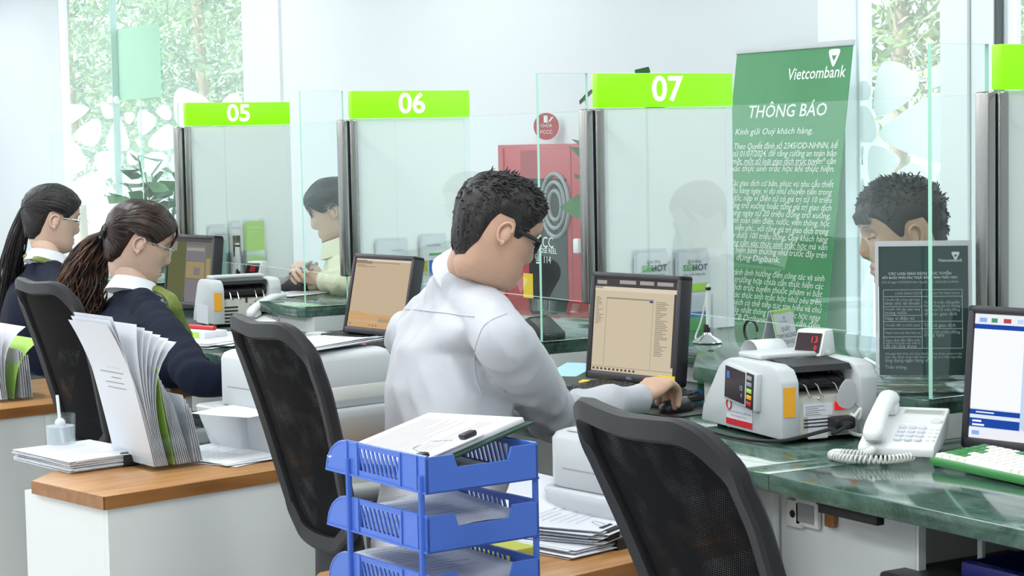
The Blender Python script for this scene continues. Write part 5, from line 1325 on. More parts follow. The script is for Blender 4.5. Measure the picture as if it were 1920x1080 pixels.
    mb = MB(); mb.rbox((-.175, -.135, h - .03), (.175, -.118, h), .006); mb.build('rim', 'dblue', t)
    p = ony(1765, 1065, YD + .12); t = thing('computer_case', 'black computer case on the floor under the right desk', 'computer', (p.x + .015, YD + .20, 0), R_(0))
    h = p.z - .01
    MB().rbox((-.10, -.16, 0), (.10, .18, h), .008).build('case_body', 'black', t); MB().rbox((-.09, -.165, .05), (.09, -.158, h - .03), .003).build('front_bezel', 'char', t)
MOUSE = onz(1268, 758, ZD + .02)
small()

# ------------------------------------------------------------------ plants
def plant(label, loc, h, n, spread, leaf, seed, pot=.14):
    t = thing('potted_plant', label, 'plant', loc); r = random.Random(seed)
    MB().lathe([(pot * .75, 0), (pot, .25), (pot * 1.04, .27), (pot * .96, .27), (pot * .9, .22)], n=20).build('pot', 'pot', t)
    MB().lathe([(pot * .9, .215), (pot * .3, .225), (.001, .226)], n=14).build('soil', 'soil', t)
    for i in range(n):
        a = r.uniform(0, 6.28); s = spread * r.uniform(.3, 1); hh = h * r.uniform(.80, 1)
        pts = spline([(0.03 * math.cos(a), .03 * math.sin(a), .21), (s * .4 * math.cos(a), s * .4 * math.sin(a), hh * .6), (s * math.cos(a), s * math.sin(a), hh)], 6)
        mb = MB(); mb.tube(pts, [.006 - .003 * j / len(pts) for j in range(len(pts))], 6); st = mb.build('stem', 'leaf', t)
        k = 9
        for j in range(k):
            q = pts[int((len(pts) - 1) * (.45 + .55 * j / (k - 1)))]; b = a + (j % 2 * 2 - 1) * 1.2 + r.gauss(0, .5)
            d = V((math.cos(b), math.sin(b), r.uniform(-.2, .7))).normalized(); w = d.cross(V((0, 0, 1))).normalized(); rl = r.uniform(-1.1, 1.1); up0 = w.cross(d); w = (w * math.cos(rl) + up0 * math.sin(rl)).normalized(); up = w.cross(d); l = leaf * r.uniform(.7, 1.2)
            P_ = [q, q + d * l * .25 + w * l * .28, q + d * l * .6 + w * l * .34 + up * -.01, q + d * l, q + d * l * .6 - w * l * .34 + up * -.01, q + d * l * .25 - w * l * .28, q + d * l * .5 - up * .012]
            mb = MB(); mb.add(P_, [(0, 1, 6), (1, 2, 6), (2, 3, 6), (3, 4, 6), (4, 5, 6), (5, 0, 6)], 0, True); mb.build('leaf', 'leaf', st)
p = ony(305, 400, 4.25); plant('leafy green potted plant behind the brown-haired teller by the far window', (p.x, p.y, 0), 1.40, 12, .24, .15, 4)
p = ony(1172, 180, 4.3); plant('tall potted plant whose leaf tips show above the 07 sign', (p.x, p.y, 0), 1.69, 14, .22, .14, 9)
# ------------------------------------------------------------------ people
def interp(x, xs, ys):
    return float(np.interp(x, xs, ys))
HZ = [-.122, -.112, -.098, -.078, -.055, -.03, -.01, .01, .03, .05, .075, .095, .108, .116, .12]
HF = [.048, .074, .086, .087, .084, .083, .085, .087, .091, .092, .084, .066, .045, .022, .0]
HB = [-.052, -.060, -.067, -.074, -.080, -.088, -.094, -.099, -.103, -.103, -.095, -.078, -.056, -.03, -.0]
HWd = [.022, .036, .047, .056, .062, .068, .072, .0745, .076, .0765, .071, .058, .042, .022, .0]
def head_point(u, z, off=0.0, face=True, wide=1.0):
    """head surface; u angle from the face (0) towards the right ear (+90 deg = +x), head-local x right, y forward, z up"""
    f, b, w = interp(z, HZ, HF), interp(z, HZ, HB), interp(z, HZ, HWd) * wide
    c, s = math.cos(u), math.sin(u)
    ex = .80
    mid = (f + b) / 2 * .55
    y = mid + (f - mid) * abs(c) ** ex * (1 if c >= 0 else 0) + ((b - mid) * abs(c) ** ex if c < 0 else 0)
    x = w * (abs(s) ** ex) * (1 if s >= 0 else -1)
    if c > 0 and face:
        # nose, brow, sockets, lips, chin
        nz = interp(z, [-.052, -.046, -.036, -.024, .0, .022, .034], [0, .006, .021, .024, .013, .005, .0])
        y += nz * math.exp(-(x / interp(z, [-.05, -.03, .02], [.017, .014, .010])) ** 2)
        for sx in (-1, 1):
            y -= .011 * math.exp(-((x - sx * .033) / .017) ** 2 - ((z - .012) / .013) ** 2)
            y += .005 * math.exp(-((x - sx * .030) / .022) ** 2 - ((z - .032) / .008) ** 2)
            y += .004 * math.exp(-((x - sx * .045) / .018) ** 2 - ((z + .02) / .018) ** 2)
        y += .0065 * math.exp(-(x / .020) ** 2) * (math.exp(-((z + .062) / .0055) ** 2) + math.exp(-((z + .075) / .006) ** 2))
        y -= .003 * math.exp(-(x / .02) ** 2 - ((z + .088) / .006) ** 2)
        y += .005 * math.exp(-(x / .022) ** 2 - ((z + .106) / .012) ** 2)
    p = V((x, y, z))
    if off:
        n = V((x / max(.02, w) ** 1.2 * .09, (y - mid) / .09, (z - .02) / .11 * 1.0))
        p += n.normalized() * off
    return p
def head_mesh(mb, T, skin=0, lip=1):
    old = mb.T; mb.T = T; NU, NV = 72, 84
    zs = [HZ[0] + (HZ[-1] - HZ[0]) * (j / NV) for j in range(NV + 1)]
    # bunch samples near the crown
    zs = [HZ[0] + (HZ[-1] - HZ[0]) * (1 - (1 - j / NV) ** 1.35) for j in range(NV + 1)]
    vs = []; fs = []; fl = []
    for z in zs:
        for i in range(NU):
            u = 2 * math.pi * i / NU; vs.append(head_point(u, z))
    for j in range(NV):
        for i in range(NU):
            q = (j * NU + i, j * NU + (i + 1) % NU, (j + 1) * NU + (i + 1) % NU, (j + 1) * NU + i)
            c = vs[q[0]]; isl = c.y > .05 and abs(c.x) < .023 - abs(c.z + .0685) * .9 and -.083 < c.z < -.055
            (fl if isl else fs).append(q)
    fs.append(tuple(range(NU))[::-1])
    n = len(mb.v); mb.add(vs, fs, skin, True)
    mb.f += [[i + n for i in q] for q in fl]; mb.m += [lip] * len(fl); mb.sm += [True] * len(fl)
    for sx in (-1, 1):
        # ears: a bowl with a rolled rim and lobe
        E = T @ Matrix.Translation((sx * .0735, -.010, -.006)) @ Matrix.Scale(.80, 4) @ Matrix.Rotation(sx * R_(-22), 4, 'Z') @ Matrix.Rotation(R_(-10), 4, 'X')
        mb.T = E; mb.ball((0, 0, 0), .030, .26, .62, 1.0, 10, skin)
        rim = [(sx * .006, .010, -.026), (sx * .008, -.008, -.024), (sx * .011, -.020, -.005), (sx * .012, -.019, .014), (sx * .011, -.006, .029), (sx * .009, .010, .026), (sx * .006, .015, .010)]
        mb.tube(spline(rim, 4), .0042, 7, skin); mb.ball((sx * .005, .006, -.027), .008, .6, .8, 1, 8, skin)
    mb.T = old
def hair_mask(style):
    if style == 'short': a = [(0, .070), (35, .066), (55, .045), (68, .018), (76, -.006), (84, -.004), (88, .030), (106, .030), (114, .006), (125, -.04), (150, -.078), (180, -.084)]
    elif style == 'fringe': a = [(0, .060), (30, .058), (50, .050), (62, .036), (72, .012), (80, -.004), (84, .0), (88, .030), (106, .031), (114, .006), (125, -.03), (150, -.066), (180, -.07)]
    else: a = [(0, .072), (30, .062), (52, .040), (66, .016), (76, .004), (84, .024), (92, .031), (103, .026), (113, -.018), (125, -.055), (150, -.080), (180, -.082)]
    xs, ys = [p[0] for p in a], [p[1] for p in a]
    return lambda u: interp(abs((math.degrees(u) + 180) % 360 - 180), xs, ys)
def hair_cap(T, style, thick, seed, top=1.0, rough=.004):
    """closed shell over the scalp: thickness falls to nothing at the hairline"""
    m = hair_mask(style); NU, NV = 120, 44; vs = []; fs = []; r = random.Random(seed)
    for j in range(NV + 1):
        for i in range(NU):
            u = 2 * math.pi * i / NU; z0 = m(u); t = j / NV; z = z0 + (.1199 - z0) * (1 - (1 - t) ** 1.5)
            e = min(1, t / .10); k = thick * e * (1 + (top - 1) * max(0, (z - .03) / .09))
            nz = noise.noise(V((math.cos(u) * 9, math.sin(u) * 9, z * 16 + seed * 3))) * rough + noise.noise(V((math.cos(u) * 26, math.sin(u) * 26, z * 14 + seed))) * rough * .6
            vs.append(T @ head_point(u, z, k + nz * e + .0008, face=False))
    for j in range(NV):
        for i in range(NU): fs.append((j * NU + i, j * NU + (i + 1) % NU, (j + 1) * NU + (i + 1) % NU, (j + 1) * NU + i))
    fs.append(tuple(range(NV * NU, NV * NU + NU)))
    # inner lining
    n = len(vs)
    for i in range(NU): u = 2 * math.pi * i / NU; vs.append(T @ head_point(u, m(u) + .004, -.004, face=False))
    for i in range(NU): fs.append((i, n + i, n + (i + 1) % NU, (i + 1) % NU))
    return vs, fs
def limb_samples(pts, rad, n=8):
    P = spline(pts, n); k = len(pts) - 1
    R = [rad[min(int(i / n), k - 1)] + (rad[min(int(i / n) + 1, k)] - rad[min(int(i / n), k - 1)]) * ((i / n) % 1 if i < n * k else 1) for i in range(len(P))]
    return P, R
def torso_rings(P, g=0.0, top=True):
    """hips -> waist -> chest -> shoulders -> neck base; g inflates"""
    sh = (P['shL'] + P['shR']) / 2; rs = (P['shR'] - P['shL']); rs = rs.normalized(); rh = P.get('rh', rs)
    hip, neck = P['hip'], P['neck']; sw = (P['shR'] - P['shL']).length / 2
    bend = P.get('bend', V((0, 0, 0))); sc = P.get('sc', 1.0)
    prof = [(-.10, .165, .115, .0), (0, .178, .125, .0), (.22, .160, .112, .0), (.45, .160, .108, .0), (.68, .172, .115, .0), (.86, .168, .105, .0), (.97, sw * .90 / sc, .078, 0), (1.05, .105, .060, 0), (1.14, .066, .056, 0)]
    out = []
    for t, w, d, o in prof:
        c = hip.lerp(sh, t) + bend * math.sin(math.pi * min(max(t, 0), 1)) if t <= 1 else sh.lerp(neck, (t - 1) / .14 if False else min(1, (t - 1) / .14))
        r = rh.lerp(rs, min(max(t, 0), 1)).normalized()
        axis = (sh - hip).normalized() if t < .95 else (neck - sh + (sh - hip).normalized() * .05).normalized()
        f = axis.cross(r).normalized(); f = f if f.dot(P['fwd']) > 0 else -f
        ring = []
        for i in range(28):
            a = 2 * math.pi * i / 28; ca, sa = math.cos(a), math.sin(a)
            ring.append(c + r * ((w * sc + g) * abs(ca) ** .85 * (1 if ca >= 0 else -1)) + f * ((d * sc + g) * abs(sa) ** .85 * (1 if sa >= 0 else -1)))
        out.append(ring)
    return out
def remesh(mb, voxel, smooth, name):
    me = bpy.data.meshes.new('tmp'); me.from_pydata([tuple(p) for p in mb.v], [], mb.f); me.update()
    o = bpy.data.objects.new('tmp', me); COL.objects.link(o)
    m = o.modifiers.new('r', 'REMESH'); m.mode = 'VOXEL'; m.voxel_size = voxel
    if smooth:
        s = o.modifiers.new('s', 'SMOOTH'); s.factor = .5; s.iterations = smooth
    dg = bpy.context.evaluated_depsgraph_get(); new = bpy.data.meshes.new_from_object(o.evaluated_get(dg))
    bpy.data.objects.remove(o); bpy.data.meshes.remove(me)
    nv = len(new.vertices); co = np.empty(nv * 3); new.vertices.foreach_get('co', co); nr = np.empty(nv * 3); new.vertices.foreach_get('normal', nr)
    fs = [tuple(p.vertices) for p in new.polygons]; bpy.data.meshes.remove(new)
    return co.reshape(-1, 3), nr.reshape(-1, 3), fs
def hand(mb, wrist, d, n, side, curl, spread=.045, thumb=(.5, .35), s=1.0):
    """wrist point, finger direction d, back-of-hand normal n, side +1 right hand / -1 left hand; curl: list of 4 (base, mid, tip) bends in degrees"""
    d = d.normalized(); n = (n - d * n.dot(d)).normalized(); x = d.cross(n) * side       # x towards the little finger for palm-down right hand
    x = x.normalized()
    def L(a, b, c): return wrist + (x * a + d * b + n * c) * s
    # palm: loft
    rings = []
    for b, w, t, o in ((-.03, .026, .020, 0), (0, .026, .018, 0), (.025, .036, .017, 0), (.055, .041, .0155, .003), (.082, .040, .013, .003), (.094, .036, .010, .001)):
        rings.append([L(w * math.cos(a), b, t * math.sin(a) + o) for a in [2 * math.pi * i / 16 for i in range(16)]])
    mb.rings(rings)
    lens = [(.042, .026, .022), (.047, .030, .024), (.043, .028, .023), (.033, .021, .020)]
    for i in range(4):
        xo = -.030 + i * .0205; sp = (i - 1.4) * spread
        p = L(xo * .92, .070 - abs(i - 1.2) * .003, .001); dirv = (d * math.cos(sp) + x * math.sin(sp)).normalized(); ang = 0; pts = [p, L(xo, .088 - abs(i - 1.2) * .005, .002)]
        c = curl[i]
        for l, b in zip(lens[i], c):
            ang += math.radians(b); v = dirv * math.cos(ang) - n * math.sin(ang); pts.append(pts[-1] + v * l * s)
        r0 = (.0104, .0108, .0104, .0092)[i] * s
        mb.tube(spline(pts, 4), [r0 * (1.08 - .30 * k / (4 * (len(pts) - 1))) for k in range(4 * (len(pts) - 1) + 1)], 10)
        mb.ball(pts[-1], r0 * .80, n=8)
    # thumb from the side of the palm
    a, b = thumb
    p = [L(-.020, .012, -.004), L(-.040, .034, -.010), L(-.040 - .030 * a, .034 + .034, -.014 - .01 * b), L(-.040 - .040 * a, .034 + .062, -.018 - .022 * b)]
    mb.tube(spline(p, 4), [.014, .0138, .0132, .0125, .012, .0118, .0115, .0112, .011, .0105, .0100, .0095, .0088], 10); mb.ball(p[-1], .0088, n=8)
def person(label, P, skin, cloth, trouser, hair, head, wr=.006, wseed=1, hands=True, group=None, sleeve=.012, capk=(.014, 1.2), legs=True, sc=1.0):
    """P: joints in world space. head: (centre, yaw direction, pitch down deg, roll)"""
    P['sc'] = sc
    hc, hd, pitch, roll = head[:4]
    f = V(hd).normalized(); r = f.cross(V((0, 0, 1))).normalized()
    H = Matrix.Translation(hc) @ Matrix(((r.x, f.x, 0, 0), (r.y, f.y, 0, 0), (0, 0, 1, 0), (0, 0, 0, 1))) @ Matrix.Rotation(R_(-pitch), 4, 'X') @ Matrix.Rotation(R_(roll), 4, 'Y') @ Matrix.Scale(head[4] if len(head) > 4 else 1.0, 4)
    base = V((P['hip'].x, P['hip'].y, 0)); inv = Matrix.Translation(-base)
    # --- body
    mb = MB()
    mb.rings(torso_rings(P, -.022))
    nk = [P['neck'] - V((0, 0, .05)), P['neck'], H @ V((0, -.030, -.06)), H @ V((0, -.025, -.01))]
    pp, rr = limb_samples(nk, [.056, .051, .048, .047], 5); mb.tube(pp, [q * sc for q in rr], 16)
    for s_ in 'LR':
        J = P['sh' + s_] - V((0, 0, .038)); nq = P['neck'] - V((0, 0, .05)); mb.tube([nq, nq.lerp(J, .5), J], [.032, .030, .030], 12)
        pp, rr = limb_samples([J, P['el' + s_], P['wr' + s_]], [.048, .040, .026], 8); mb.tube(pp, [q * sc for q in rr], 14)
        mb.ball(J, .042 * sc)
    if legs:
        for s_ in 'LR':
            kn, an = P['kn' + s_], P['an' + s_]
            pp, rr = limb_samples([P['hip'] + P['rh'] * (.09 if s_ == 'R' else -.09), kn, an], [.085, .058, .040], 6); mb.tube(pp, rr, 14)
    co, nr, fs = remesh(mb, .007, 3, 'b')
    body = MB(); body.add(co + 0, fs, 0, True)
    head_mesh(body, H, 0, 1)
    if hands:
        for s_ in 'LR':
            if 'hand' + s_ in P:
                d, n, curl, th = P['hand' + s_]; hb = MB(); hand(hb, P['wr' + s_] + d.normalized() * .012, d, n, 1 if s_ == 'R' else -1, curl, thumb=th, s=1.04 * sc)
                c2, n2, f2 = remesh(hb, .0028, 3, 'h'); body.add(c2, f2, 0, True)
    for i in range(len(body.v)): body.v[i] = body.v[i] - base
    o = body.build('person', [skin, 'lip']); o.location = base; tag(o, label, 'person', group)
    o.data['n'] = 0
    def child(mb, name, mats, par=None):
        for i in range(len(mb.v)): mb.v[i] = mb.v[i] - base
        c = mb.build(name, mats, par or o); return c
    # --- eyes, lids, brows
    for nm, sx in (('eye', -1), ('eye', 1)):
        mb = MB(); mb.T = H; mb.ball((sx * .032, .0715, .0115), .0105, 1.25, .8, .85, 10); e = child(mb, 'eyelid', skin)
        mb = MB(); mb.T = H; mb.tube([(sx * .018, .0835, .0075), (sx * .026, .0860, .0055), (sx * .036, .0845, .0055), (sx * .046, .077, .0085)], .0013, 5); child(mb, 'eyelash', 'hairb')
        mb = MB(); mb.T = H; mb.tube([(sx * .014, .0895, .030), (sx * .028, .0905, .035), (sx * .043, .082, .034), (sx * .052, .070, .030)], [.0026, .0034, .003, .0016], 6, flat=.6); child(mb, 'eyebrow', 'hairb')
    # --- clothing
    if cloth:
        mb = MB(); mb.rings(torso_rings(P, sleeve * .55)); mb.tube([P['neck'] - V((0, 0, .085)), P['neck'] - V((0, 0, .045)), P['neck'] - V((0, 0, .014))], [.092 * sc, .074 * sc, .061 * sc], 16)
        for s_ in 'LR':
            w = P['wr' + s_]; e = P['el' + s_]; tip = w + (w - e).normalized() * P.get('cuff', -.005)
            J = P['sh' + s_] - V((0, 0, .038)); nb = P['neck'] - V((0, 0, .030)); mb.tube([nb, nb.lerp(J, .5) + V((0, 0, .004)), J], [(.050 + sleeve * .3) * sc, (.052 + sleeve * .3) * sc, (.056 + sleeve * .3) * sc], 14)
            pp, rr = limb_samples([J, J.lerp(e, .5), e, e.lerp(tip, .55), tip], [.057, .056, .052, .045, .033], 6); mb.tube(pp, [(q + sleeve * .25) * sc for q in rr], 16)
            mb.ball(J, (.056 + sleeve * .3) * sc)
        co, nr, fs = remesh(mb, .0075, 4, 'c')
        out = []
        for p, n in zip(co, nr):
            p = V(p); n = V(n); q = p * P.get('fold', 13) + V((wseed * 3.1, 0, 0))
            dv = V((q.x * .8 + noise.noise(p * 3) * 1.5, q.y * .8, q.z * .45 + q.x * .5))
            a = 1 - abs(noise.noise(dv)) * 2.2; b = noise.noise(p * 16 + V((wseed, 2, 1)))
            for s_ in 'LR':
                e = P['el' + s_]; dl = (p - e).length
                if dl < .17: a += (1 - dl / .17) * math.sin((p - P['sh' + s_]).length * 85 + noise.noise(p * 9) * 2.5) * .8
            out.append(p + n * (wr * (a - .35) + wr * .35 * b))
        mb = MB(); mb.add(out, fs, 0, True); c = child(mb, cloth[0], cloth[1])
    if legs:
        mb = MB()
        mb.rings(torso_rings(P, .006)[:3])
        for s_ in 'LR':
            kn, an = P['kn' + s_], P['an' + s_]; pp, rr = limb_samples([P['hip'] + P['rh'] * (.09 if s_ == 'R' else -.09), kn, an], [.098, .072, .058], 6); mb.tube(pp, rr, 14)
        co, nr, fs = remesh(mb, .012, 3, 't'); mb = MB(); mb.add(co, fs, 0, True); child(mb, 'trousers', trouser)
        for s_ in 'LR':
            an = P['an' + s_]; fw = P['fwd']; g = V((an.x, an.y, 0)); sd = V((fw.y, -fw.x, 0)); mb = MB()
            rg = []
            for t, w, h in ((-.06, .03, .05), (-.04, .038, .075), (.03, .042, .07), (.10, .045, .05), (.16, .040, .04), (.19, .02, .025)):
                rg.append([g + fw * t + sd * (w * math.cos(a)) + V((0, 0, .002 + h * .5 + h * .5 * math.sin(a))) for a in [2 * math.pi * i / 14 for i in range(14)]])
            mb.rings(rg); child(mb, 'shoe', 'black')
    # --- hair
    vs, fs = hair_cap(H, hair[0], capk[0], wseed, capk[1], .006 if hair[0] == 'short' else .003)
    mb = MB(); mb.add(vs, fs, 0, True); hr = child(mb, 'hair', hair[1])
    return o, H, child, hr
def collar(child, P, H, m, r=.064, h=.045, flop=.02, name='collar', tilt=14, gap=.5):
    """stand-up shirt collar: closed band round the neck, folded over, open at the throat"""
    c = P['neck']; up = (H.translation - c).normalized(); f = P['fwd']; r_ = f.cross(up).normalized(); f = up.cross(r_).normalized()
    up2 = (up - f * .05).normalized(); f2 = r_.cross(up2) * -1
    mb = MB(); rg = []
    n = 40
    for t_, rad, z in ((0, r, -.02), (1, r * .98, h), (2, r * 1.06, h + .003), (3, r * 1.30 + flop * .2, h * .35 - flop * .2), (4, r * 1.42 + flop * .5, -.006 - flop * .5), (5, r * 1.36 + flop * .5, -.006 - flop * .5), (6, r * 1.05, -.02)):
        ring = []
        for i in range(n + 1):
            a = gap * .5 + (2 * math.pi - gap) * i / n        # 0 = front
            fr = (1 + math.cos(a)) / 2
            ring.append(c + r_ * (math.sin(a) * rad) + f2 * (math.cos(a) * rad * 1.02) + up2 * (z - fr * .018))
        rg.append(ring)
    mb.rings(rg, cap=False, closed=False)
    return child(mb, name, m)
def tubes_hair(child, strands, m, name, par=None):
    mb = MB()
    for pts, rad in strands: mb.tube(pts, rad, 5, 0, cap=True)
    o = child(mb, name, m, par); o['kind'] = 'stuff'; return o
def seam(child, root, cloth, px, m, name):
    from mathutils.bvhtree import BVHTree
    me = cloth.data; b = root.location
    t = BVHTree.FromPolygons([v.co + b for v in me.vertices], [tuple(p.vertices) for p in me.polygons]); pts = []
    for p in spline([(x, y, 0) for x, y in px], 6):
        h = t.ray_cast(CAM, ray(p.x, p.y).normalized())
        if h[0] is not None: pts.append(h[0] + h[1] * .0004)
    if len(pts) > 3:
        mb = MB(); mb.tube(pts, .0016, 5); child(mb, name, m, cloth)
def glasses(child, H, m, thick=.0016, half=False):
    par = None
    for sx in (-1, 1):
        pts = [H @ V((sx * (.033 + .024 * math.cos(a)), .100 - .012 * (math.cos(a) * .5 + .5) - .004 * (.5 + .5 * math.cos(a)), .004 + .019 * math.sin(a))) for a in [2 * math.pi * i / 20 for i in range(21)]]
        mb = MB(); mb.tube(pts, thick, 6); ob = child(mb, 'glasses_rim', m, par)
        mb = MB(); mb.add(pts[:-1], [tuple(range(20))], 0, False); child(mb, 'glasses_lens', 'lens')
        mb = MB(); mb.tube([H @ V((sx * .057, .084, .009)), H @ V((sx * .070, .06, .010)), H @ V((sx * .080, .012, .011))], thick * 1.1, 6, flat=1.6); child(mb, 'glasses_temple', m)
    mb = MB(); mb.tube([H @ V((-.010, .100, .008)), H @ V((0, .105, .010)), H @ V((.010, .100, .008))], thick, 6); child(mb, 'glasses_bridge', m)

FY = V((0, 1, 0))
def seated(hipx, hipy, fwd, sw, sh, neck, lean=0, hipz=.52):
    f = V(fwd).normalized(); r = V((f.y, -f.x, 0))
    P = {'fwd': f, 'rh': r, 'hip': V((hipx, hipy, hipz)), 'shL': V(sh) - r * sw, 'shR': V(sh) + r * sw, 'neck': V(neck)}
    k = V((hipx, hipy, .50)) + f * .42
    P['knL'] = k - r * .11; P['knR'] = k + r * .11
    P['anL'] = V((k.x, k.y, .09)) - r * .12 + f * .05; P['anR'] = V((k.x, k.y, .09)) + r * .12 + f * .02
    return P

def teller_man():
    hc = ony(931, 434, 2.10)
    sh = ony(846, 600, 2.05)
    P = seated(sh.x - .0, 2.02, (.06, 1, 0), .185, sh + V((0, .02, 0)), ony(874, 516, 2.08), hipz=.55)
    P['hip'] = V((ony(832, 820, 2.0).x, 1.98, .56))
    P['shR'] = ony(945, 606, 2.03) ; P['shL'] = ony(770, 602, 2.13)
    P['rh'] = (P['shR'] - P['shL']); P['rh'].z = 0; P['rh'].normalize(); P['fwd'] = V((-P['rh'].y, P['rh'].x, 0))
    P['wrR'] = onz(1203, 746, ZD + .058); P['elR'] = ony(1044, 782, 2.32)
    P['wrL'] = V((P['hip'].x - .30, 2.50, ZD + .035)); P['elL'] = V((P['hip'].x - .33, 2.26, ZD + .06))
    dr = (MOUSE - P['wrR']); dr.z = -.0; dr = dr.normalized()
    P['handR'] = (dr + V((0, 0, .26)), V((.15, -.25, 1)), [(34, 36, 26), (36, 40, 28), (38, 42, 28), (42, 44, 28)], (.25, .8))
    P['handL'] = (V((.3, 1, -.05)), V((0, 0, 1)), [(10, 20, 15)] * 4, (.5, .4))
    o, H, child, hr = person('person in white long-sleeved shirt and black glasses leaning over a mouse', P, 'skin', ('shirt', 'shirt'), 'trouser', ('short', 'hairb'), (hc, (.12, 1, 0), 24, 0, .95), wr=.0075, wseed=2, capk=(.006, 1.7), sleeve=.020)
    collar(child, P, H, 'collar', .052, .040, .004, gap=.7)
    glasses(child, H, 'black', .0028)
    # cropped tufts
    r = random.Random(4); m = hair_mask('short'); st = []
    for i in range(1300):
        u = r.uniform(0, 2 * math.pi); z0 = m(u); z = z0 + (.118 - z0) * r.random() ** .7
        if z < z0 + .012: continue
        k = (z - z0) / (.12 - z0); p = head_point(u, z, .004 + .006 * k, False); n = (head_point(u, z, .02, False) - head_point(u, z, 0, False)).normalized()
        d = (n * .08 + V((r.gauss(.1, .3), .55 + r.gauss(0, .25), -.35 + .5 * k + r.gauss(0, .2)))).normalized(); l = (.008 + .012 * k) * r.uniform(.6, 1.2)
        st.append(([H @ p, H @ (p + d * l * .5 + n * .002), H @ (p + d * l)], [.0022, .0018, .0003]))
    tubes_hair(child, st, 'hairb', 'hair_tufts', hr)
    # yoke and sleeve seams follow the cloth
    sh_ = next(c for c in o.children if c.name.startswith('shirt'))
    seam(child, o, sh_, [(738, 580), (770, 580), (810, 584), (850, 589), (890, 594)], 'shirt', 'yoke_seam')
    seam(child, o, sh_, [(950, 588), (915, 604), (898, 630), (890, 665), (892, 705), (903, 740)], 'shirt', 'sleeve_seam')
    return P
PM = teller_man()

def comb_strands(H, style, root, n, seed, r=random, off=.012, rad=.0026):
    """hair combed from the hairline back to the tie at root (head-local)"""
    rr = random.Random(seed); m = hair_mask(style); st = []
    for i in range(n):
        u = rr.uniform(-math.pi, math.pi); z0 = m(u) + rr.uniform(.0, .02)
        if abs(u) > 2.5: z0 = m(u) + .004
        ur = math.pi if u > 0 else -math.pi; pts = []
        for k in range(11):
            t = k / 10; uu = u + (ur - u) * t ** 1.15; lift = math.sin(math.pi * t) * .075 * max(0, 1 - abs(u) / 1.9)
            z = z0 + (root.z - z0) * t + lift; z = min(z, .1185)
            pts.append(H @ head_point(uu, z, off + rr.gauss(0, .0008) - .008 * (1 - min(1, t / .12)), False))
        st.append((pts, [.0006] + [rad] * 9 + [rad * .8]))
    return st
def tail(H, root, path, n, seed, wave, spread, rad=.0030):
    rr = random.Random(seed); st = []; R0 = H @ root
    sp = spline([R0] + path, 10); L = len(sp)
    for i in range(n):
        a0 = rr.uniform(0, 6.28); q = rr.random() ** .5; ph = rr.uniform(0, 6.28); fr = rr.uniform(.8, 1.2); end = int(L * rr.uniform(.8, 1.0)); pts = []; R = []
        for k in range(end):
            t = k / (L - 1); w = interp(t, [p[0] for p in spread], [p[1] for p in spread]) * q
            o = V((math.cos(a0) * w + math.sin(t * 26 * fr + ph) * wave * t, math.sin(a0) * w + math.cos(t * 23 * fr + ph * 1.3) * wave * t, math.sin(t * 19 + ph) * wave * .5 * t))
            pts.append(sp[k] + o); R.append(rad * (1 - .6 * t))
        st.append((pts, R))
    return st

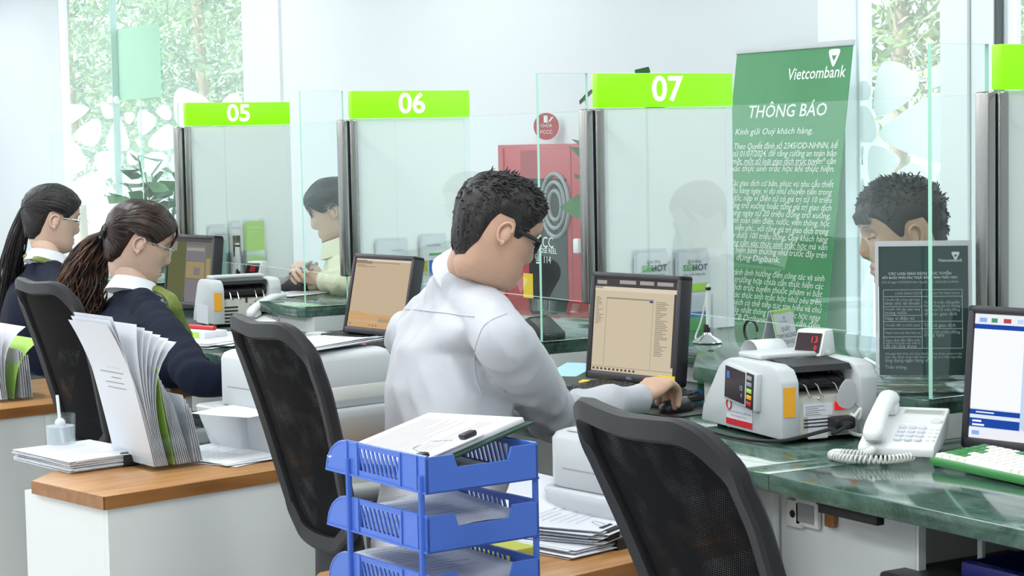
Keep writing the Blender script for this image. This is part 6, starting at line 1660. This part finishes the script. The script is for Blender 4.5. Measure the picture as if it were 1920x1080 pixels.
def teller_brown():
    hc = ony(262, 456, 2.08); sh = ony(255, 600, 2.02)
    P = seated(sh.x, 1.98, (.10, 1, 0), .165, sh, ony(252, 540, 2.05), hipz=.54)
    P['hip'] = V((ony(215, 790, 1.95).x, 1.93, .55)); P['bend'] = V((0, -.03, 0))
    P['shR'] = ony(312, 606, 1.98); P['shL'] = ony(205, 585, 2.10)
    P['rh'] = P['shR'] - P['shL']; P['rh'].z = 0; P['rh'].normalize(); P['fwd'] = V((-P['rh'].y, P['rh'].x, 0))
    P['elR'] = onz(375, 712, .815); P['wrR'] = onz(490, 704, .80); P['elL'] = P['shL'] + V((-.06, .14, -.22)); P['wrL'] = P['shL'] + V((.10, .40, -.20))
    P['handR'] = (V((-.1, 1, 0)), V((0, 0, 1)), [(10, 25, 20)] * 4, (.4, .5)); P['handL'] = (V((.4, 1, -.1)), V((0, 0, 1)), [(12, 25, 20)] * 4, (.4, .5))
    o, H, child, hr = person('person in navy suit jacket with long wavy brown ponytail and thin glasses', P, 'skin2', ('suit_jacket', 'navy'), 'trouser', ('long', 'hairbr'), (hc, (.20, 1, 0), 20, 0, 1.0), wr=.004, wseed=5, capk=(.012, 1.1), sc=.93)
    collar(child, P, H, 'collar', .058, .030, .008, gap=.4)
    # lime scarf: band at the throat and an end hanging in front
    c = P['neck'] + P['fwd'] * .055
    mb = MB(); mb.tube(spline([c + V((-.05, .0, .0)), c + P['fwd'] * .03 + V((0, 0, -.025)), c + P['rh'] * .06 + V((0, 0, .0))], 6), .016, 10, flat=.6)
    mb.tube(spline([c + P['rh'] * .055 + V((0, 0, -.0)), ony(322, 560, 2.10), ony(335, 605, 2.12), ony(352, 640, 2.16), ony(357, 660, 2.18)], 6), [.020] * 8 + [.026] * 10 + [.022] * 7, 10, flat=.35)
    child(mb, 'scarf', 'scarf')
    glasses(child, H, 'chrome', .0010)
    root = V((0, -.112, .0))
    tubes_hair(child, comb_strands(H, 'long', root, 260, 3), 'hairbr', 'combed_hair', hr)
    b = lambda x, y, Y: ony(x, y, Y)
    path = [b(184, 450, 2.0), b(160, 500, 1.97), b(145, 560, 1.95), b(134, 610, 1.94), b(126, 660, 1.94)]
    tubes_hair(child, tail(H, root, path, 230, 8, .016, [(0, .010), (.12, .030), (.35, .066), (.7, .082), (1, .040)]), 'hairbr', 'ponytail', hr)
    tubes_hair(child, tail(H, root, path, 130, 18, .018, [(0, .012), (.3, .062), (.7, .088), (1, .046)]), 'hairbr2', 'ponytail_tips', hr)
    mb = MB(); mb.tube([H @ (root + V((.02 * math.cos(a), -.004, .02 * math.sin(a)))) for a in [i * math.pi / 8 for i in range(17)]], .006, 7); child(mb, 'hair_tie', 'black', hr)
    # fringe strand beside the forehead
    st = []; rr = random.Random(2)
    for i in range(26):
        x = .045 + rr.uniform(-.02, .014); st.append(([H @ V((x * .6, .088, .082)), H @ V((x, .094, .055)), H @ V((x + .010, .088, .038)), H @ V((x + .014, .083, .020 + rr.uniform(-.01, .01)))], [.002, .0022, .002, .0005]))
    tubes_hair(child, st, 'hairbr', 'fringe', hr)
teller_brown()

def teller_black():
    hc = ony(98, 412, 2.25); sh = ony(78, 535, 2.20)
    P = seated(sh.x, 2.16, (.05, 1, 0), .165, sh, ony(90, 486, 2.22), hipz=.54)
    P['hip'] = V((ony(55, 740, 2.12).x, 2.08, .55))
    P['shR'] = ony(125, 545, 2.15); P['shL'] = ony(30, 520, 2.28)
    P['rh'] = P['shR'] - P['shL']; P['rh'].z = 0; P['rh'].normalize(); P['fwd'] = V((-P['rh'].y, P['rh'].x, 0))
    P['elR'] = P['shR'] + V((.03, .14, -.23)); P['wrR'] = P['shR'] + V((-.02, .42, -.22)); P['elL'] = P['shL'] + V((-.05, .14, -.22)); P['wrL'] = P['shL'] + V((.08, .42, -.22))
    P['handR'] = (V((-.1, 1, 0)), V((0, 0, 1)), [(10, 25, 20)] * 4, (.4, .5)); P['handL'] = (V((.3, 1, -.1)), V((0, 0, 1)), [(12, 25, 20)] * 4, (.4, .5))
    o, H, child, hr = person('person in navy suit jacket with straight black ponytail at the far left', P, 'skin2', ('suit_jacket', 'navy'), 'trouser', ('long', 'hairb'), (hc, (.04, 1, 0), 10, 0, 1.0), wr=.004, wseed=7, capk=(.012, 1.1), sc=.93)
    collar(child, P, H, 'collar', .058, .030, .008, gap=.4)
    c = P['neck']; mb = MB(); mb.tube(spline([c + V((-.02, -.075, .012)), c + P['rh'] * .085 + V((0, -.03, .0)), c + P['rh'] * .075 + P['fwd'] * .05 + V((0, 0, -.03))], 6), .014, 10, flat=.8); child(mb, 'scarf', 'scarf')
    glasses(child, H, 'chrome', .0010)
    root = V((0, -.108, .028))
    tubes_hair(child, comb_strands(H, 'long', root, 240, 13), 'hairb', 'combed_hair', hr)
    path = [ony(46, 405, 2.18), ony(32, 450, 2.16), ony(20, 510, 2.15), ony(12, 570, 2.15), ony(4, 640, 2.15)]
    tubes_hair(child, tail(H, root, path, 170, 28, .003, [(0, .012), (.15, .026), (.5, .045), (1, .045)], .0032), 'hairb', 'ponytail', hr)
teller_black()

def customer_man():
    hc = ony(1692, 436, 3.42); f = V((-.62, -.80, 0)); sh = hc + V((.03, .05, -.27))
    P = seated(sh.x, sh.y + .03, f, .19, sh, hc + V((.02, .035, -.15)), hipz=.52)
    r = P['rh']
    P['elL'] = P['shL'] + V((.0, 0, -.24)) + P['fwd'] * .10 - r * .05; P['elR'] = P['shR'] + V((0, 0, -.24)) + P['fwd'] * .10 + r * .05
    P['wrL'] = P['elL'] + P['fwd'] * .16 + r * .10 + V((0, 0, .06)); P['wrR'] = P['elR'] + P['fwd'] * .16 - r * .10 + V((0, 0, .06))
    for s_ in 'LR':
        P['wr' + s_].z = .70; P['el' + s_].z = min(P['el' + s_].z, .84)
    P['handL'] = (P['fwd'] + r * .4, V((0, 0, 1)), [(12, 25, 20)] * 4, (.4, .5)); P['handR'] = (P['fwd'] - r * .4, V((0, 0, 1)), [(12, 25, 20)] * 4, (.4, .5))
    o, H, child, hr = person('person with short black hair and dark jacket looking down behind the green notice', P, 'skin3', ('jacket', 'dshirt'), 'trouser', ('fringe', 'hairb'), (hc, (-.50, -.86, 0), 12, 0, 1.10), wr=.005, wseed=11, capk=(.005, 1.7))
    collar(child, P, H, 'dshirt', .066, .03, .01)
    r = random.Random(14); m = hair_mask('fringe'); st = []
    for i in range(800):
        u = r.uniform(0, 2 * math.pi); z0 = m(u); z = z0 + (.118 - z0) * r.random() ** .7
        if z < z0 + .02: continue
        k = (z - z0) / (.12 - z0); p = head_point(u, z, .004 + .006 * k, False); n = (head_point(u, z, .02, False) - head_point(u, z, 0, False)).normalized()
        d = (n * .25 + V((r.gauss(0, .3), .35 + r.gauss(0, .3), -.5 + .6 * k + r.gauss(0, .2)))).normalized(); l = (.009 + .010 * k) * r.uniform(.6, 1.2)
        st.append(([H @ p, H @ (p + d * l * .5 + n * .003), H @ (p + d * l)], [.0024, .002, .0003]))
    for i in range(70):   # fringe falling on the forehead
        x = r.uniform(-.06, .06); y = .094 - abs(x) * .35
        st.append(([H @ V((x * .8, y - .012, .082)), H @ V((x, y + .010, .062)), H @ V((x * 1.05, y + .007, .042)), H @ V((x * 1.1, y + .003, .046 + r.uniform(-.006, .010)))], [.0026, .0026, .002, .0004]))
    tubes_hair(child, st, 'hairb', 'hair_tufts', hr)
customer_man()

def customer_woman():
    hc = ony(625, 396, 3.40); f = V((-.55, -.83, 0)); sh = hc + V((.03, .04, -.245))
    P = seated(sh.x, sh.y + .06, f, .17, sh, hc + V((.02, .03, -.145)), hipz=.50)
    r = P['rh']
    hp = ony(560, 517, 3.20)                      # the hands with the telephone
    P['wrL'] = hp + V((.07, .07, -.02)); P['wrR'] = hp + V((-.05, .07, -.02))
    P['elL'] = ony(650, 525, 3.28); P['elR'] = P['shR'] + V((-.04, -.08, -.2))
    dl = (hp - P['wrL']).normalized(); dr = (hp - P['wrR']).normalized()
    P['handL'] = (dl + V((0, 0, .25)), V((.5, -.3, .4)), [(25, 45, 35)] * 4, (.3, .9)); P['handR'] = (dr + V((0, 0, .2)), V((-.5, -.2, .5)), [(25, 45, 35)] * 4, (.3, .9))
    P['cuff'] = -.012
    o, H, child, hr = person('person in cream quilted jacket looking at a phone held in both hands', P, 'skin2', ('quilted_jacket', 'cream'), 'trouser', ('long', 'hairb'), (hc, (-.62, -.80, 0), 20, 0, 1.0), wr=.008, wseed=17, capk=(.014, 1.2), sleeve=.03, sc=.93)
    collar(child, P, H, 'cream', .068, .05, .012)
    root = V((0, -.108, -.01)); tubes_hair(child, comb_strands(H, 'long', root, 200, 33), 'hairb', 'combed_hair', hr)
    tubes_hair(child, tail(H, root, [H @ V((0, -.14, -.03)), H @ V((0, -.145, -.09)), H @ V((0, -.12, -.15))], 80, 38, .006, [(0, .012), (.4, .03), (1, .012)]), 'hairb', 'ponytail', hr)
    st = []; rr = random.Random(6)
    for i in range(70):
        x = rr.uniform(-.062, .062); y = .094 - abs(x) * .4
        st.append(([H @ V((x * .5, y - .02, .098)), H @ V((x * .85, y + .008, .074)), H @ V((x * 1.1, y + .006, .048)), H @ V((x * 1.25, y - .002, .024 + rr.uniform(-.02, .012)))], [.0026, .0026, .002, .0005]))
    tubes_hair(child, st, 'hairb', 'fringe', hr)
    for i in range(4):
        t = .2 + i * .22; p = P['neck'].lerp(P['hip'] + V((0, 0, .2)), t) + P['fwd'] * (.125 - .0 * i); mb = MB(); mb.ball(p, .009, n=8); child(mb, 'snap_button', 'mgrey')
    t = thing('smartphone', 'dark smartphone held by the person in the cream jacket', 'phone', hp + V((0, -.01, .012)), math.atan2(-.55, .83))
    T = Matrix.Rotation(R_(35), 4, 'X'); mb = MB(); mb.T = T; mb.rbox((-.037, -.075, -.004), (.037, .075, .004), .004); mb.build('case', 'mgrey', t); mb = MB(); mb.T = T; mb.box((-.034, -.071, .0041), (.034, .071, .0046)); mb.build('screen', 'dglass', t)
    p = onz(545, 552, ZL); loose('white form lying on the ledge before the person with the phone', (p.x, p.y + .03, ZL + .001), 20, .2, .28)
customer_woman()
